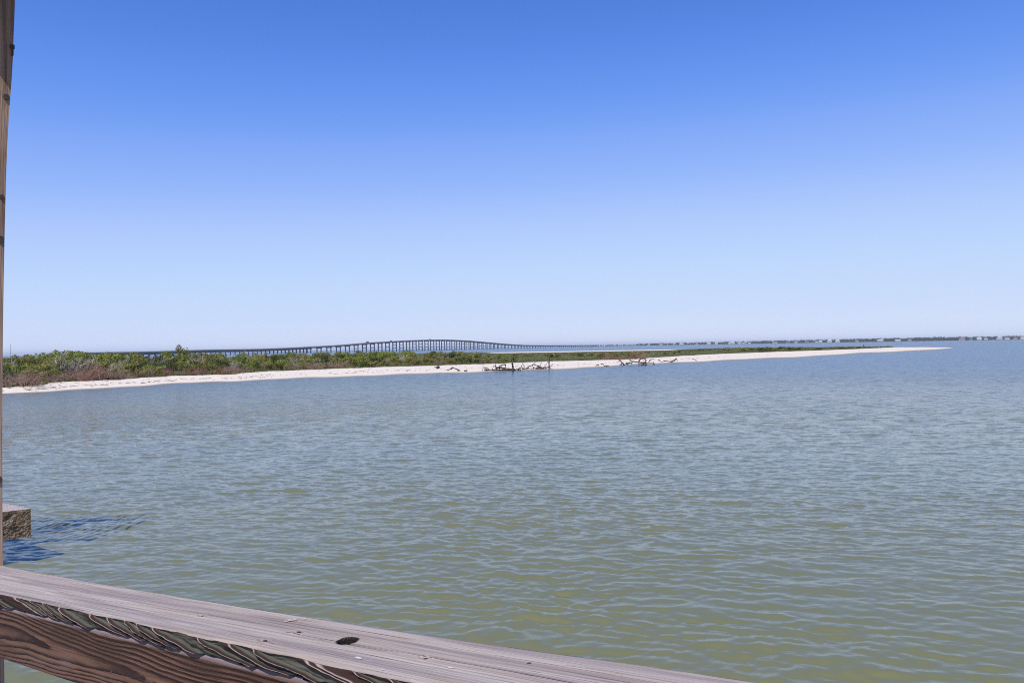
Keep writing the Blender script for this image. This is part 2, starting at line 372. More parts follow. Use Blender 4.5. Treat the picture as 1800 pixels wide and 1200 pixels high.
# ------------------------------------------------------------------ bay water
def build_water():
    th = np.radians(np.concatenate([np.linspace(-180, -54, 22)[:-1], np.arange(-54, 54.01, 0.115), np.linspace(54, 180, 22)[1:-1]]))
    r = [1.5]
    while r[-1] < 78:
        x = r[-1]; r.append(x + np.interp(x, [1.5, 8, 15, 25, 40, 60, 78], [0.5, 0.042, 0.048, 0.075, 0.14, 0.34, 0.7]))
    r2 = [r[-1]]
    while r2[-1] < 15000: r2.append(r2[-1] * 1.11)
    r = np.array(r + r2[1:]); dr = np.gradient(r)
    A, B = np.meshgrid(r, th, indexing='ij'); DR = np.repeat(dr[:, None], len(th), 1)
    X = A * np.sin(B); Y = A * np.cos(B); Z = np.zeros_like(X); DX = np.zeros_like(X); DY = np.zeros_like(X)
    near = r < 80
    x = X[near]; y = Y[near]; z = np.zeros_like(x); ddx = np.zeros_like(x); ddy = np.zeros_like(x)
    g = np.random.default_rng(5)
    lam = np.exp(g.uniform(np.log(0.15), np.log(1.9), 104))
    # gustiness: patches where the chop is higher
    gust = 0.85 + 0.30 * vnoise(x / 7.0, y / 4.0, 3) + 0.15 * vnoise(x / 2.3, y / 1.6, 5)
    wx = x + 0.22 * vnoise(x / 2.1, y / 1.4, 8); wy = y + 0.20 * vnoise(x / 2.4, y / 1.2, 9)
    for L in lam:
        k = 2 * np.pi / L
        a = g.normal(R(-94), R(32)); dx_, dy_ = np.cos(a), np.sin(a)
        steep = 0.0235 * np.exp(-0.5 * (np.log(L / 0.30) / 0.60) ** 2) + 0.0055 + 0.006 * np.exp(-0.5 * (np.log(L / 1.3) / 0.3) ** 2)
        amp = steep / k * g.uniform(0.6, 1.3)
        w = sstep(2.2, 4.5, L / DR[near])
        ph = k * (wx * dx_ + wy * dy_) + g.uniform(0, 6.283)
        s, c = np.sin(ph), np.cos(ph)
        z += w * amp * s; ddx += -w * amp * dx_ * c * 0.9; ddy += -w * amp * dy_ * c * 0.9
    fade = (1 - sstep(44, 74, A[near])) * (1 - sstep(R(50), R(54), np.abs(B[near]))) * gust
    Z[near] = z * fade; DX[near] = -ddx * fade * -1; DY[near] = -ddy * fade * -1
    V = np.stack([X + DX, Y + DY, Z], -1).reshape(-1, 3)
    f = grid_faces(len(r), len(th), wrap_v=True)[:, ::-1]
    c = len(V); V = np.vstack([V, [[0, 0, 0]]])
    me = np_mesh('bay_water', V, np.ascontiguousarray(f), True)
    o = link('bay_water', me, None, [WATER]); tag(o, kind='structure', label='rippled olive green bay water')
    return o
build_water()

# ------------------------------------------------------------------ island with beach
WL = [(-400, 712), (-200, 701), (0, 692), (100, 688), (200, 682), (300, 675), (400, 671), (500, 666.5), (600, 663), (700, 659), (800, 656), (850, 654), (900, 652),
      (960, 651), (1000, 648.5), (1100, 642), (1200, 637.5), (1300, 633), (1400, 628), (1500, 622), (1570, 618.5), (1620, 616), (1660, 613.6), (1690, 611.2), (1706, 610.2)]
VB = [(-400, 695), (0, 680), (60, 678), (100, 671), (200, 667), (300, 660.5), (400, 658), (470, 652), (500, 651.5), (600, 647.5), (700, 644), (800, 641), (850, 639.5), (900, 637),
      (960, 634.5), (1000, 633.5), (1100, 631), (1200, 624.8), (1300, 620.5), (1400, 617), (1500, 613.6), (1570, 610.3), (1610, 607.5), (1706, 600)]
BK = [(-400, 520), (0, 620), (800, 700), (960, 690), (1200, 720), (1300, 690), (1400, 640), (1500, 600), (1570, 590), (1620, 585), (1660, 560), (1690, 500), (1706, 470)]
def pl(t, x): a = np.array(t, float); return np.interp(x, a[:, 0], a[:, 1])
cols_px = np.concatenate([np.arange(-400, 1600, 8), np.arange(1600, 1707, 4)]).astype(float)
front = np.array([ground(p, pl(WL, p) + 0.5 * math.sin(p / 31.0) + 0.35 * math.sin(p / 13.0 + 1), 0.0)[:2] for p in cols_px])
vegl = np.array([ground(p, pl(VB, p), 0.6)[:2] for p in cols_px])
bdir = np.array([ray(p, horizon(p))[:2] / np.linalg.norm(ray(p, horizon(p))[:2]) for p in cols_px])
back = bdir * np.array([pl(BK, p) for p in cols_px])[:, None]
fl = np.linalg.norm(front, axis=1); vl = np.linalg.norm(vegl, axis=1); bl = np.linalg.norm(back, axis=1)
vl = np.minimum(vl, bl * 1.3)
def terrain_z(p, d):
    """height of the island at photo column p, distance d along that azimuth"""
    f, v, b = np.interp(p, cols_px, fl), np.interp(p, cols_px, vl), np.interp(p, cols_px, bl)
    a = (d - f) / np.maximum(v - f, 4.0)
    zf = np.where(a < 0, a * 0.5, np.where(a < 1, 0.06 * np.minimum(a * 8, 1) + 0.54 * sstep(0.0, 1.0, a), 0.6 + 0.55 * sstep(0, 60, d - v)))
    bb = (b - d) / 45.0
    zb = np.where(bb < 0, bb * 0.5, 0.75 * sstep(0, 1, bb) + 0.5 * sstep(1, 3, bb))
    z = np.minimum(zf, zb); lowp = sstep(830, 890, p) * (1 - sstep(1190, 1260, p)); z = np.where(z > 0.50, 0.50 + (z - 0.50) * (1 - 0.85 * lowp), z)
    return z + 0.05 * vnoise(p / 9.0, d / 5.0, 2) * sstep(0.05, 0.4, z)
def lowpart(p): return float(sstep(830, 870, p) * (1 - sstep(1170, 1210, p)))
def backsand(p): return 40 + 105 * lowpart(p)
def pt(p, d):
    u = ray(p, horizon(p)); u = u[:2] / np.linalg.norm(u[:2])
    return np.array([u[0] * d, u[1] * d, float(terrain_z(p, d))])
def build_island():
    V = []; veg = []; nv = 56
    for i, p in enumerate(cols_px):
        ds = np.concatenate([np.linspace(fl[i] - 12, fl[i], 5)[:-1], np.linspace(fl[i], min(vl[i], bl[i] - 1), 20)[:-1],
                             min(vl[i], bl[i] - 1) + (bl[i] + 12 - min(vl[i], bl[i] - 1)) * np.linspace(0, 1, nv - 23) ** 1.5])
        z = terrain_z(np.full(len(ds), p), ds)
        V.append(np.stack([bdir[i, 0] * ds, bdir[i, 1] * ds, z], -1))
        bandb = (bl[i] - ds - backsand(p)) / 20.0
        veg.append(np.minimum((ds - vl[i]) / 5.0, bandb))
    V = np.array(V); veg = np.array(veg)
    me = np_mesh('island', V.reshape(-1, 3), np.ascontiguousarray(grid_faces(V.shape[0], V.shape[1])[:, ::-1]), True)
    float_attr(me, 'veg', np.clip(veg, -2, 2).ravel())
    tag(link('island', me, None, [ISLAND]), kind='structure', label='low sandy island with white beach and scrub')
build_island()

# ------------------------------------------------------------------ vegetation prototypes (unit size, base at origin)
def foliage_mesh(seed, n_lobes=13, leaves=1700, leaf=0.064, flat=0.8):
    g = np.random.default_rng(seed); V = []; F = []; T = []
    lobes = []
    for i in range(n_lobes):
        a = g.uniform(0, 6.283); rr = math.sqrt(g.uniform(0, 1)) * 0.68
        h = g.uniform(0.18, 0.80) * (1 - 0.55 * rr ** 2)
        lobes.append((np.array([rr * math.cos(a), rr * math.sin(a), h]), g.uniform(0.17, 0.33), g.uniform(0.15, 0.95)))
    for i in range(leaves):
        c, r, tn = lobes[g.integers(n_lobes)]
        d = g.normal(size=3); d[2] = d[2] * 0.8 + 0.25; d /= np.linalg.norm(d)
        p = c + d * r * np.array([1.15, 1.15, flat]) * g.uniform(0.55, 1.12)
        if p[2] < 0.02: p[2] = g.uniform(0.02, 0.12)
        nrm = d + g.normal(size=3) * 0.55; nrm /= np.linalg.norm(nrm)
        e1 = np.cross(nrm, g.normal(size=3)); e1 /= np.linalg.norm(e1); e2 = np.cross(nrm, e1)
        s = leaf * g.uniform(0.5, 1.25); b = len(V)
        V += [p - e1 * s, p - e2 * s * 0.55, p + e1 * s, p + e2 * s * 0.55]; F.append([b, b + 1, b + 2, b + 3])
        T += [np.clip(tn + g.normal() * 0.16, 0, 1)] * 4
    me = np_mesh('foliage', V, np.array(F)); float_attr(me, 'tint', T); return me
def branch_mesh(seed, name, depth=3, stems=5, spread=0.75, r0=0.035, k=3, up=1.0, kids=3, length=0.48):
    g = np.random.default_rng(seed); mb = MB(); tints = []
    def grow(p, d, L, r, lv):
        pts = [p]; rad = [r]; q = p.copy(); dd = d.copy(); ns = 3
        for i in range(ns):
            dd = dd + g.normal(size=3) * 0.22 + np.array([0, 0, 0.07 * up]); dd /= np.linalg.norm(dd)
            q = q + dd * L / ns; q[2] = max(q[2], 0.015); pts.append(q.copy()); rad.append(r * (1 - 0.5 * (i + 1) / ns))
        n0 = len(mb.v); mb.tube(pts, rad, k, cap=False); tints.extend([float(np.clip(g.normal(0.5, 0.28), 0, 1))] * (len(mb.v) - n0))
        if lv > 0:
            for c in range(kids):
                nd = dd + g.normal(size=3) * 0.62; nd /= np.linalg.norm(nd)
                j = g.integers(1, ns + 1); grow(pts[j].copy(), nd, L * g.uniform(0.55, 0.85), r * 0.58, lv - 1)
    for s in range(stems):
        a = g.uniform(0, 6.283); t = spread * g.uniform(0.3, 1)
        d = np.array([math.cos(a) * t, math.sin(a) * t, 1.0]); d /= np.linalg.norm(d)
        grow(np.array([math.cos(a) * 0.08 * s / stems, math.sin(a) * 0.08 * s / stems, -0.03]), d, length * g.uniform(0.7, 1.15), r0 * g.uniform(0.7, 1.2), depth)
    me = np_mesh(name, mb.v, mb.f); float_attr(me, 'tint', tints); return me
FOL = [[foliage_mesh(100 + 10 * m + i) for i in range(4)] for m in range(3)]
for m in range(3):
    for me in FOL[m]: me.materials.append(LEAF[m])
STEM = [branch_mesh(200 + i, 'stem', 1, 5, 0.9, 0.035, 4) for i in range(3)]
for me in STEM: me.materials.append(BARK)
BRUSH = [branch_mesh(300 + i, 'twigs', 3, 15, 1.9, 0.014, 3, 0.5, 3, 0.52) for i in range(5)]
for i, me in enumerate(BRUSH): me.materials.append(TWIG_BROWN if i % 2 == 0 else TWIG_RUST)
RUST = branch_mesh(311, 'twigs', 3, 15, 1.9, 0.014, 3, 0.5, 3, 0.52); RUST.materials.append(TWIG_RUST)
GREY = [branch_mesh(320 + i, 'branches', 3, 9, 1.05, 0.027, 3, 0.8, 3, 0.46) for i in range(4)]
for me in GREY: me.materials.append(TWIG_GREY)

BIGGREY = branch_mesh(377, 'branches', 4, 10, 1.15, 0.034, 3, 0.8, 3, 0.40); BIGGREY.materials.append(TWIG_GREY)
def shrub(p, d, w, h, m, label, group, name='green_shrub', cat='shrub', stem_scale=1.0):
    o = empty(name, pt(p, d), random.uniform(0, 6.28)); tag(o, label, cat, group); COUNTED.append((p, o))
    s = link('stem', random.choice(STEM), o); s.scale = (w * 0.55, w * 0.55, h * 0.8 * stem_scale)
    f = link('foliage', random.choice(FOL[m]), o); f.scale = (w * random.uniform(0.9, 1.1), w * random.uniform(0.9, 1.1), h)
    return o
def brush(p, d, w, h, mesh, label, group, name='dead_brush', cat='bush'):
    o = link(name, mesh); o.location = pt(p, d); o.rotation_euler = (0, 0, random.uniform(0, 6.28)); o.scale = (w, w * random.uniform(0.85, 1.15), h)
    tag(o, label, cat, group); COUNTED.append((p, o)); return o
HM = [(-400, 4.1), (0, 3.7), (40, 3.8), (120, 4.1), (200, 3.9), (300, 3.6), (420, 3.2), (600, 3.3), (760, 2.9), (850, 2.2), (900, 1.4), (1000, 1.3), (1200, 1.15), (1300, 1.3), (1400, 1.5), (1500, 1.3), (1560, 0.7)]
VT = [(-100, 621), (0, 621), (40, 620.5), (80, 616), (100, 612), (140, 611.5), (160, 612.8), (178, 614.6), (200, 615.8), (300, 616.2), (345, 616.8), (362, 618.6), (480, 618), (560, 616.5), (600, 615.5), (650, 614.6), (760, 614), (800, 615), (840, 617), (870, 620.8), (960, 619.8), (1000, 618.8), (1100, 617.2),
      (1190, 614.8), (1210, 613), (1260, 611), (1330, 607.8), (1400, 608), (1440, 609.6), (1460, 608.2), (1520, 606.8), (1565, 606.3), (1620, 609)]
def hcap(p, d): return EYE - (float(pl(VT, p)) - horizon(p)) * d / FOC - float(terrain_z(p, d))
VD = lambda p: float(np.interp(p, cols_px, vl))
BD = lambda p: float(np.interp(p, cols_px, bl))

# green shrubs of the thicket: rows receding from the beach
def zone(p):
    if p < 100: return 'at the far left end'
    if p < 300: return 'left of round tree'
    if p < 600: return 'below the low left bridge'
    if p < 850: return 'below the bridge hump'
    if p < 1090: return 'behind the driftwood snags'
    return 'on the long island tail'
COUNTED = []                                   # (photo column, object) of things told apart only by their order
TONE = ['olive', 'bright green', 'dark green']
rows = [(5, 0.52, 26), (13, 0.68, 27), (24, 0.82, 30), (40, 0.93, 34), (62, 1.0, 38), (92, 1.0, 44)]
for k, (off, hf, step) in enumerate(rows):
    p = -60 + random.uniform(0, step)
    while p < 905:
        d = VD(p) + off * random.uniform(0.8, 1.25) * (1.0 if p < 700 else 1.15)
        cap_ = hcap(p, d); h = cap_ * hf * (random.uniform(0.80, 1.0) if k < 3 else random.uniform(0.88, 1.06))
        if h < 0.5 or d > BD(p) - backsand(p): p += 6; continue
        front_brown = (p < 300 or 300 < p < 430 or 500 < p < 640)
        if not (k == 0 and front_brown and random.random() < 0.75):
            m = random.choices((0, 1, 2), (0.45, 0.37, 0.18))[0]
            w = h * random.uniform(0.75, 1.15) * (0.9 if k else 1.0)
            ro = ('first row', 'second row', 'third row', 'fourth row', 'fifth row', 'last row')[k]
            shrub(p, d, w, h, m, f'{TONE[m]} shrub in {ro} of thicket {zone(p)}', f'thicket shrubs {zone(p)}')
        p += step * random.uniform(0.6, 1.25) * (1.0 if p < 700 else 1.1)
# low scattered scrub on the right tail
p = 905
while p < 1570:
    d = VD(p) + random.uniform(0.05, 0.85) * max(BD(p) - VD(p) - 90, 5)
    h = min(hcap(p, d) * random.uniform(0.75, 1.0), 2.2); m = random.choices((0, 1, 2), (0.6, 0.2, 0.2))[0]
    if h < 0.35 or d > BD(p) - backsand(p) - 15: p += 2; continue
    shrub(p, d, h * random.uniform(1.2, 2.2), h, m, f'low {TONE[m]} scrub {zone(p)}', f'low scrub {zone(p)}', 'low_scrub')
    p += random.uniform(5, 13)
# single shrubs one can pick out
shrub(318, 195, 2.5, 5.5, 0, 'round yellow green tree rising alone above the thicket, left of the bridge start', None, 'round_tree', 'tree', 1.0)
shrub(106, 205, 2.6, 4.7, 2, 'dark leaning shrub crown poking above the grey bare tree', None, 'dark_shrub')
shrub(94, 190, 2.2, 4.25, 2, 'small dark dome of leaves left of the grey bare tree', None, 'dark_shrub')
shrub(155, 180, 3.1, 4.15, 1, 'bright green rounded shrub right of the grey bare tree', None, 'green_shrub')
shrub(500, 172, 2.4, 2.6, 1, 'vivid green shrub above the open sand under the bridge start', None, 'green_shrub')
shrub(678, 225, 2.9, 2.7, 1, 'vivid green shrub under the rising bridge ramp', None, 'green_shrub')
shrub(1375, VD(1375) + 95, 3.4, 1.5, 2, 'dark green clump in the middle of the long island tail', None, 'green_shrub')
shrub(1439, VD(1439) + 12, 2.0, 1.6, 2, 'small dark bush at the sand edge of the island tail', None, 'dark_bush', 'bush')

# dead brown brush along the top of the beach
bp = [(4, 0), (22, 2), (42, -1), (62, 0), (92, 3), (112, 2), (140, -1), (158, 0), (174, 0), (204, 1), (222, 0), (242, 2), (262, 3), (290, 1), (318, 0), (340, 0), (362, 1), (385, 0), (405, 2), (425, 3),
      (300, 6), (350, 6), (395, 7), (250, 9), (30, 7), (130, 7), (165, 6), (515, 2), (535, 3), (560, 1), (585, 2), (610, 4), (545, 8), (500, 6), (640, 7), (690, 3), (720, 8), (765, 3), (790, 4), (860, 6), (20, 13), (215, 8)]
bh = {140: 2.6, 158: 2.9, 174: 2.6, 42: 2.3, 22: 2.3, 130: 2.6, 165: 2.9}
g4 = np.random.default_rng(31)
bp += [(float(p_), float(g4.uniform(-1, 14))) for p_ in g4.uniform(0, 860, 30)]
for i, (p, off) in enumerate(bp):
    h = bh.get(p, 1.75 if p < 650 else 1.3) * random.uniform(0.9, 1.12)
    where = 'left of the tall brown mound' if p < 120 else ('in the tall brown mound at the beach top' if p < 185 else ('between the brown mound and the round lone tree' if p < 300 else
             ('in the long brown strip below the bridge start' if p < 440 else ('in the pale brown strip above the open sand' if p < 650 else 'at the beach edge below the bridge hump'))))
    mesh = RUST if (p in (340, 362, 350, 385)) else BRUSH[i % 5]
    brush(p, VD(p) + off, h * random.uniform(1.0, 1.35), h, mesh, f'{"rust brown" if mesh is RUST or (i % 5) % 2 else "brown grey"} leafless brush {where}', f'dead brush {where}')
# grey bare shrubs standing among the green
gp = [(121, VD(121) + 11, 6.0, 4.5, 'large grey leafless tree with many pale branches at the left of the island'),
      (238, 165, 2.2, 3.1, 'grey leafless shrub between the brown mound and the round lone tree'),
      (262, 190, 2.2, 3.4, 'pale bare shrub just left of the round lone tree'),
      (344, 185, 2.1, 3.4, 'pale bare shrub just right of the round lone tree'),
      (430, 215, 3.0, 5.0, 'pinkish bare shrub breaking the bridge line left of centre'),
      (455, 225, 2.8, 4.4, 'pinkish bare shrub second to break the bridge line'),
      (415, 195, 2.4, 3.2, 'grey bare shrub below the start of the bridge piers'),
      (462, 180, 2.0, 2.6, 'small pale bare shrub below the low bridge piers'),
      (590, 200, 2.6, 3.0, 'grey bare shrub under the foot of the bridge ramp'),
      (648, 186, 2.0, 2.0, 'pale dead shrub standing at the sand edge under the bridge ramp'),
      (705, 215, 2.8, 3.2, 'grey brown bare shrub with a forked dark trunk below the bridge ramp'),
      (775, 225, 2.6, 2.5, 'grey brown bare shrub below the bridge crest'),
      (835, 300, 2.8, 2.9, 'pale bare shrub at the right end of the tall thicket'),
      (80, 150, 1.9, 2.2, 'pale fallen bare branches among green leaves at the far left'),
      (30, 185, 2.2, 3.4, 'grey bare twigs on top of the thicket at the far left'),
      (540, 190, 2.2, 2.6, 'thin grey bare shrub above the open sand')]
g2 = np.random.default_rng(8)
for p in list(g2.uniform(5, 860, 34)):
    d = VD(p) + g2.uniform(8, 60); h = hcap(p, d) * g2.uniform(0.7, 0.95)
    gp.append((p, d, h * g2.uniform(0.7, 0.95), h, f'greyish leafless shrub in green thicket {zone(p)}'))
for i, (p, d, w, h, lab) in enumerate(gp):
    brush(p, d, w, h, BIGGREY if i == 0 else GREY[i % 4], lab, None if i == 0 else 'bare grey shrubs in the thicket', 'bare_tree' if i == 0 else 'bare_shrub', 'tree' if i == 0 else 'shrub')
mb = MB(); q = pt(102, 150)
mb.tube([q + [0, 0, -0.2], q + [0.1, 0, 1.2], q + [-0.25, 0, 2.2], q + [-0.5, 0.1, 3.0]], [0.32, 0.30, 0.24, 0.10], 6)
tag(mb.build('broken_trunk', DRIFT_PALE), 'pale broken tree trunk among green shrubs left of the grey bare tree', 'tree trunk')
# purple-brown bush above the third driftwood pile
for p, d, w, h, me, lab in ((1118, VD(1118) - 6, 4.6, 3.2, BRUSH[1], 'large purple brown leafless bush above the tangled driftwood on the beach'),
                            (1068, VD(1068) + 1, 3.4, 2.2, RUST, 'rust brown leafless bush left of the purple brown bush'),
                            (1132, VD(1132) - 8, 2.6, 2.4, BRUSH[2], 'small pale brown bush at the right of the purple brown bush'),
                            (1088, VD(1088) - 3, 3.4, 1.9, RUST, 'low rusty twigs between the rust brown and purple brown bushes')):
    brush(p, d, w, h, me, lab, None)

# grass and herbs: nobody could count them
def build_grass():
    g = np.random.default_rng(21); V = []; F = []; T = []
    def clump(p, d, h, n):
        if d > BD(p) - backsand(p): return
        c = pt(p, d); tn = g.uniform(0, 1); h = min(h, max(hcap(p, d), 0.08))
        for i in range(n):
            a = g.uniform(0, 6.283); o = c + np.array([math.cos(a), math.sin(a), 0]) * g.uniform(0, 0.6) * h
            b = g.uniform(0, 6.283); e = np.array([math.cos(b), math.sin(b), 0]) * 0.10 * (0.6 + h)
            lean = np.array([g.normal() * 0.3 * h, g.normal() * 0.3 * h, h * g.uniform(0.5, 1.15)])
            k = len(V); V.extend([o - e - [0, 0, 0.05], o + e - [0, 0, 0.05], o + lean]); F.append([k, k + 1, k + 2]); T.extend([np.clip(tn + g.normal() * 0.2, 0, 1)] * 3)
    for i in range(6500):
        p = g.uniform(-60, 1580); v, b = VD(p), BD(p)
        w = max(b - v - 75, 8)
        clump(p, v + (g.uniform(0, 1) ** 2.0) * w, g.uniform(0.35, 0.9) * (0.75 if p > 850 else 1.0), 5)
    for i in range(2600):
        p = g.uniform(0, 1575); clump(p, VD(p) + abs(g.normal()) * 4 - 0.7, g.uniform(0.18, 0.5), 4)
    for i in range(1500):
        p = g.uniform(880, 1570); v, b = VD(p), BD(p)
        clump(p, v + g.uniform(0.4, 1) * max(b - v - 60, 8), g.uniform(0.4, 1.1), 5)
    me = np_mesh('grass', V, np.array(F)); float_attr(me, 'tint', T)
    gm = mat_foliage('beach_grass', (0.075, 0.085, 0.020), (0.20, 0.20, 0.06), (0.2, 0.18, 0.07))
    tag(link('grass', me, None, [gm]), 'olive green grass and herbs covering the island', 'grass', kind='stuff')
build_grass()

ORD = ['first', 'second', 'third', 'fourth', 'fifth', 'sixth', 'seventh', 'eighth', 'ninth', 'tenth'] + [f'{n}th' for n in range(11, 21)] + ['21st', '22nd', '23rd'] + [f'{n}th' for n in range(24, 31)] + ['31st', '32nd', '33rd'] + [f'{n}th' for n in range(34, 60)]
by_label = {}
for p_, o_ in COUNTED: by_label.setdefault(o_['label'], []).append((p_, o_))
for lab_, lst in by_label.items():
    if len(lst) > 1:
        for i_, (p_, o_) in enumerate(sorted(lst, key=lambda t_: t_[0])): o_['label'] = f'{lab_}, {ORD[i_]} from left'

# ------------------------------------------------------------------ driftwood on the waterline
def driftwood(base_px, pieces, label, mat=DRIFT, seed=0, depth=None):
    g = np.random.default_rng(seed); base = ground(base_px[0], base_px[1], 0.05) if depth is None else atdepth(base_px[0], base_px[1], depth)
    Y0 = base[1]
    root = empty('driftwood', base); tag(root, label, 'driftwood', 'driftwood along the waterline')
    for nm, pts, r0, r1 in pieces:
        mb = MB(); off = g.uniform(-0.6, 0.6); P = []
        for i, (x, y) in enumerate(pts):
            q = atdepth(x, y, Y0 + off + 0.5 * g.normal() * (0.3 if len(pts) < 3 else 0.6)); P.append(q - base)
        # extra bends so no limb is a straight rod
        Q = [P[0]]
        for a, b in zip(P[:-1], P[1:]):
            L = np.linalg.norm(b - a); Q += [(a + b) / 2 + g.normal(size=3) * 0.05 * L, b]
        rr = 1.25 * np.linspace(r0, r1, len(Q)) * (1 + 0.22 * g.normal(size=len(Q))).clip(0.6, 1.4)
        mb.tube(Q, rr, 6)
        mb.build(nm, mat if not nm.startswith('pale') else DRIFT_PALE, root, True)
    if len(pieces) >= 6:                                       # broken twigs caught in the pile
        X = [x for _, pts, _, _ in pieces for x, _ in pts]; x0, x1 = min(X), max(X)
        for i in range(16):
            x = g.uniform(x0, x1); yb = np.interp(x, [x0, x1], [base_px[1] - 0.6, base_px[1] - 0.9]); a = g.uniform(0.1, 3.0); L = g.uniform(3, 8)
            P = [atdepth(x + t_ * L * math.cos(a) + g.normal() * 0.4, yb - t_ * L * abs(math.sin(a)) * 0.8 + g.normal() * 0.3, Y0 + g.normal() * 0.7) - base for t_ in (0, 0.35, 0.7, 1.0)]
            MB().tube(P, np.array([0.09, 0.075, 0.05, 0.02]) * g.uniform(0.6, 1.2), 5).build('twig', mat if i % 4 else DRIFT_PALE, root, True)
    return root
driftwood((890, 651.3), [
    ('trunk', [(852, 650.2), (859, 650), (866, 649.7), (873, 650), (884, 650.4), (896, 650.2), (905, 650), (911, 649), (915.5, 646.3)], 0.13, 0.10),
    ('log', [(887, 649), (894, 649), (905, 649.4)], 0.22, 0.2), ('root_mass', [(893, 648), (899, 649.6), (904, 650.4)], 0.2, 0.14),
    ('limb', [(871, 651), (873, 647.2), (876, 646), (881, 646.2), (886, 646.8), (890, 648.5), (893, 650)], 0.16, 0.14),
    ('limb', [(876, 646), (871.5, 645), (866.5, 641.8)], 0.10, 0.04), ('limb', [(871.6, 645.2), (871.4, 642), (871.2, 638.8)], 0.11, 0.03),
    ('limb', [(877.5, 646), (879, 642.2), (883, 641.6), (886, 640.2), (888.6, 641), (889, 646)], 0.13, 0.06),
    ('limb', [(879, 651), (878, 648), (877, 646)], 0.11, 0.09),
    ('twig', [(859, 648), (853, 645.8), (850, 646)], 0.05, 0.03), ('twig', [(857, 649), (851, 645), (848, 642.6)], 0.05, 0.03)],
    'dark fallen tree with arching limbs lying in the shallows at mid beach', seed=1)
driftwood((901, 652), [('trunk', [(901.2, 652.6), (901.6, 647), (900.6, 640), (902, 634), (902.4, 630.5), (903.6, 626.3)], 0.17, 0.07),
    ('limb', [(902.2, 630.6), (900, 630.3), (898.3, 631.2)], 0.13, 0.10), ('limb', [(902.3, 630.5), (902, 628)], 0.07, 0.05)],
    'upright crooked dark snag beside the arching fallen tree', seed=2)
driftwood((950, 648.6), [
    ('log', [(918, 647.3), (924, 647.4), (931, 647.6)], 0.10, 0.08), ('limb', [(929, 647), (930, 643), (934, 642.6), (937, 640)], 0.10, 0.05),
    ('twig', [(915.5, 647), (917.6, 641), (919.6, 637)], 0.05, 0.03), ('twig', [(919.6, 638.5), (922.4, 646)], 0.05, 0.04),
    ('limb', [(936, 642.5), (938, 640), (942, 641.5), (948, 645)], 0.09, 0.07), ('stub', [(937.4, 648.6), (937, 646), (939, 645)], 0.12, 0.10),
    ('trunk', [(942, 647), (948, 646), (953, 647), (958, 645.8), (966.6, 644.6)], 0.19, 0.12), ('root_mass', [(945, 642.8), (949, 645), (953, 646.4)], 0.16, 0.13),
    ('pale_limb', [(948, 645), (950, 641), (953, 635), (955, 632)], 0.12, 0.06), ('limb', [(952.6, 635.6), (954, 632), (957, 631)], 0.07, 0.04),
    ('limb', [(957.6, 646), (958.6, 641), (961, 639)], 0.07, 0.04), ('twig', [(967, 644), (970, 641.4), (972.4, 639)], 0.05, 0.03), ('limb', [(939, 639), (941, 637)], 0.05, 0.03)],
    'low tangle of dark and pale dead limbs on the sand by a tall thin snag', seed=3)
driftwood((965.5, 649.5), [('trunk', [(965.6, 650.4), (965.2, 643), (965, 637), (965.5, 630), (965, 621)], 0.14, 0.05), ('limb', [(965, 637.5), (962.4, 635.8)], 0.08, 0.05), ('limb', [(965.2, 631), (967.5, 626)], 0.05, 0.03)],
    'tall thin upright snag at the right end of the low dead tangle', seed=4)
driftwood((1125, 641), [
    ('limb', [(1088, 632.5), (1093, 636.6), (1097, 641)], 0.13, 0.10), ('limb', [(1107, 632.2), (1111, 635), (1119, 636.2), (1128, 637)], 0.14, 0.10),
    ('limb', [(1123, 636.6), (1124, 632.4), (1128, 630), (1133, 629.6), (1135.4, 632.6), (1135, 636), (1131, 638.6)], 0.12, 0.12), ('trunk', [(1123, 636.6), (1130, 637.6), (1140, 638.4), (1148, 637)], 0.15, 0.07),
    ('limb', [(1140, 636.5), (1144, 631.6), (1149, 631), (1152, 629.5)], 0.08, 0.05), ('limb', [(1100, 638.5), (1106, 638), (1112, 637)], 0.11, 0.08), ('limb', [(1132, 636), (1131, 632)], 0.06, 0.04)],
    'tangled driftwood with a looping limb below the purple brown bush', seed=5)
driftwood((1132, 641.4), [('log', [(1127.5, 641), (1131, 640.8), (1137, 640.9)], 0.13, 0.11)], 'short dark log floating just off the looping driftwood', seed=6)
driftwood((1098, 641.8), [('stump', [(1095.6, 641.6), (1098.4, 640.6)], 0.16, 0.13)], 'small dark stump at the water edge left of the looping driftwood', seed=7)
driftwood((1060, 644), [('limb', [(1047, 642.6), (1051, 640.8), (1053, 642.5)], 0.09, 0.06), ('limb', [(1056, 640), (1060, 639.4), (1063, 643.4)], 0.08, 0.06), ('log', [(1064.5, 643.3), (1071, 642.8)], 0.11, 0.08)],
    'few small dark sticks on wet sand between the snags and the looping driftwood', seed=8)
driftwood((1180, 637.6), [('trunk', [(1166, 634.2), (1176, 635), (1185, 634.6), (1189, 629.6)], 0.09, 0.09), ('limb', [(1176, 635.6), (1184, 633), (1189.5, 630)], 0.12, 0.07), ('limb', [(1189.3, 630), (1190.6, 635.6)], 0.08, 0.06), ('limb', [(1157.5, 632.4), (1161, 635), (1165, 636.4)], 0.09, 0.05)],
    'bent dark branch on the sand right of the looping driftwood', seed=9)
driftwood((1222, 636), [('limb', [(1216, 630), (1221, 631.6), (1225.4, 634.4)], 0.08, 0.05), ('twig', [(1211, 628), (1211.4, 631)], 0.05, 0.04)], 'short thin branch lying farthest right on the beach', seed=10)
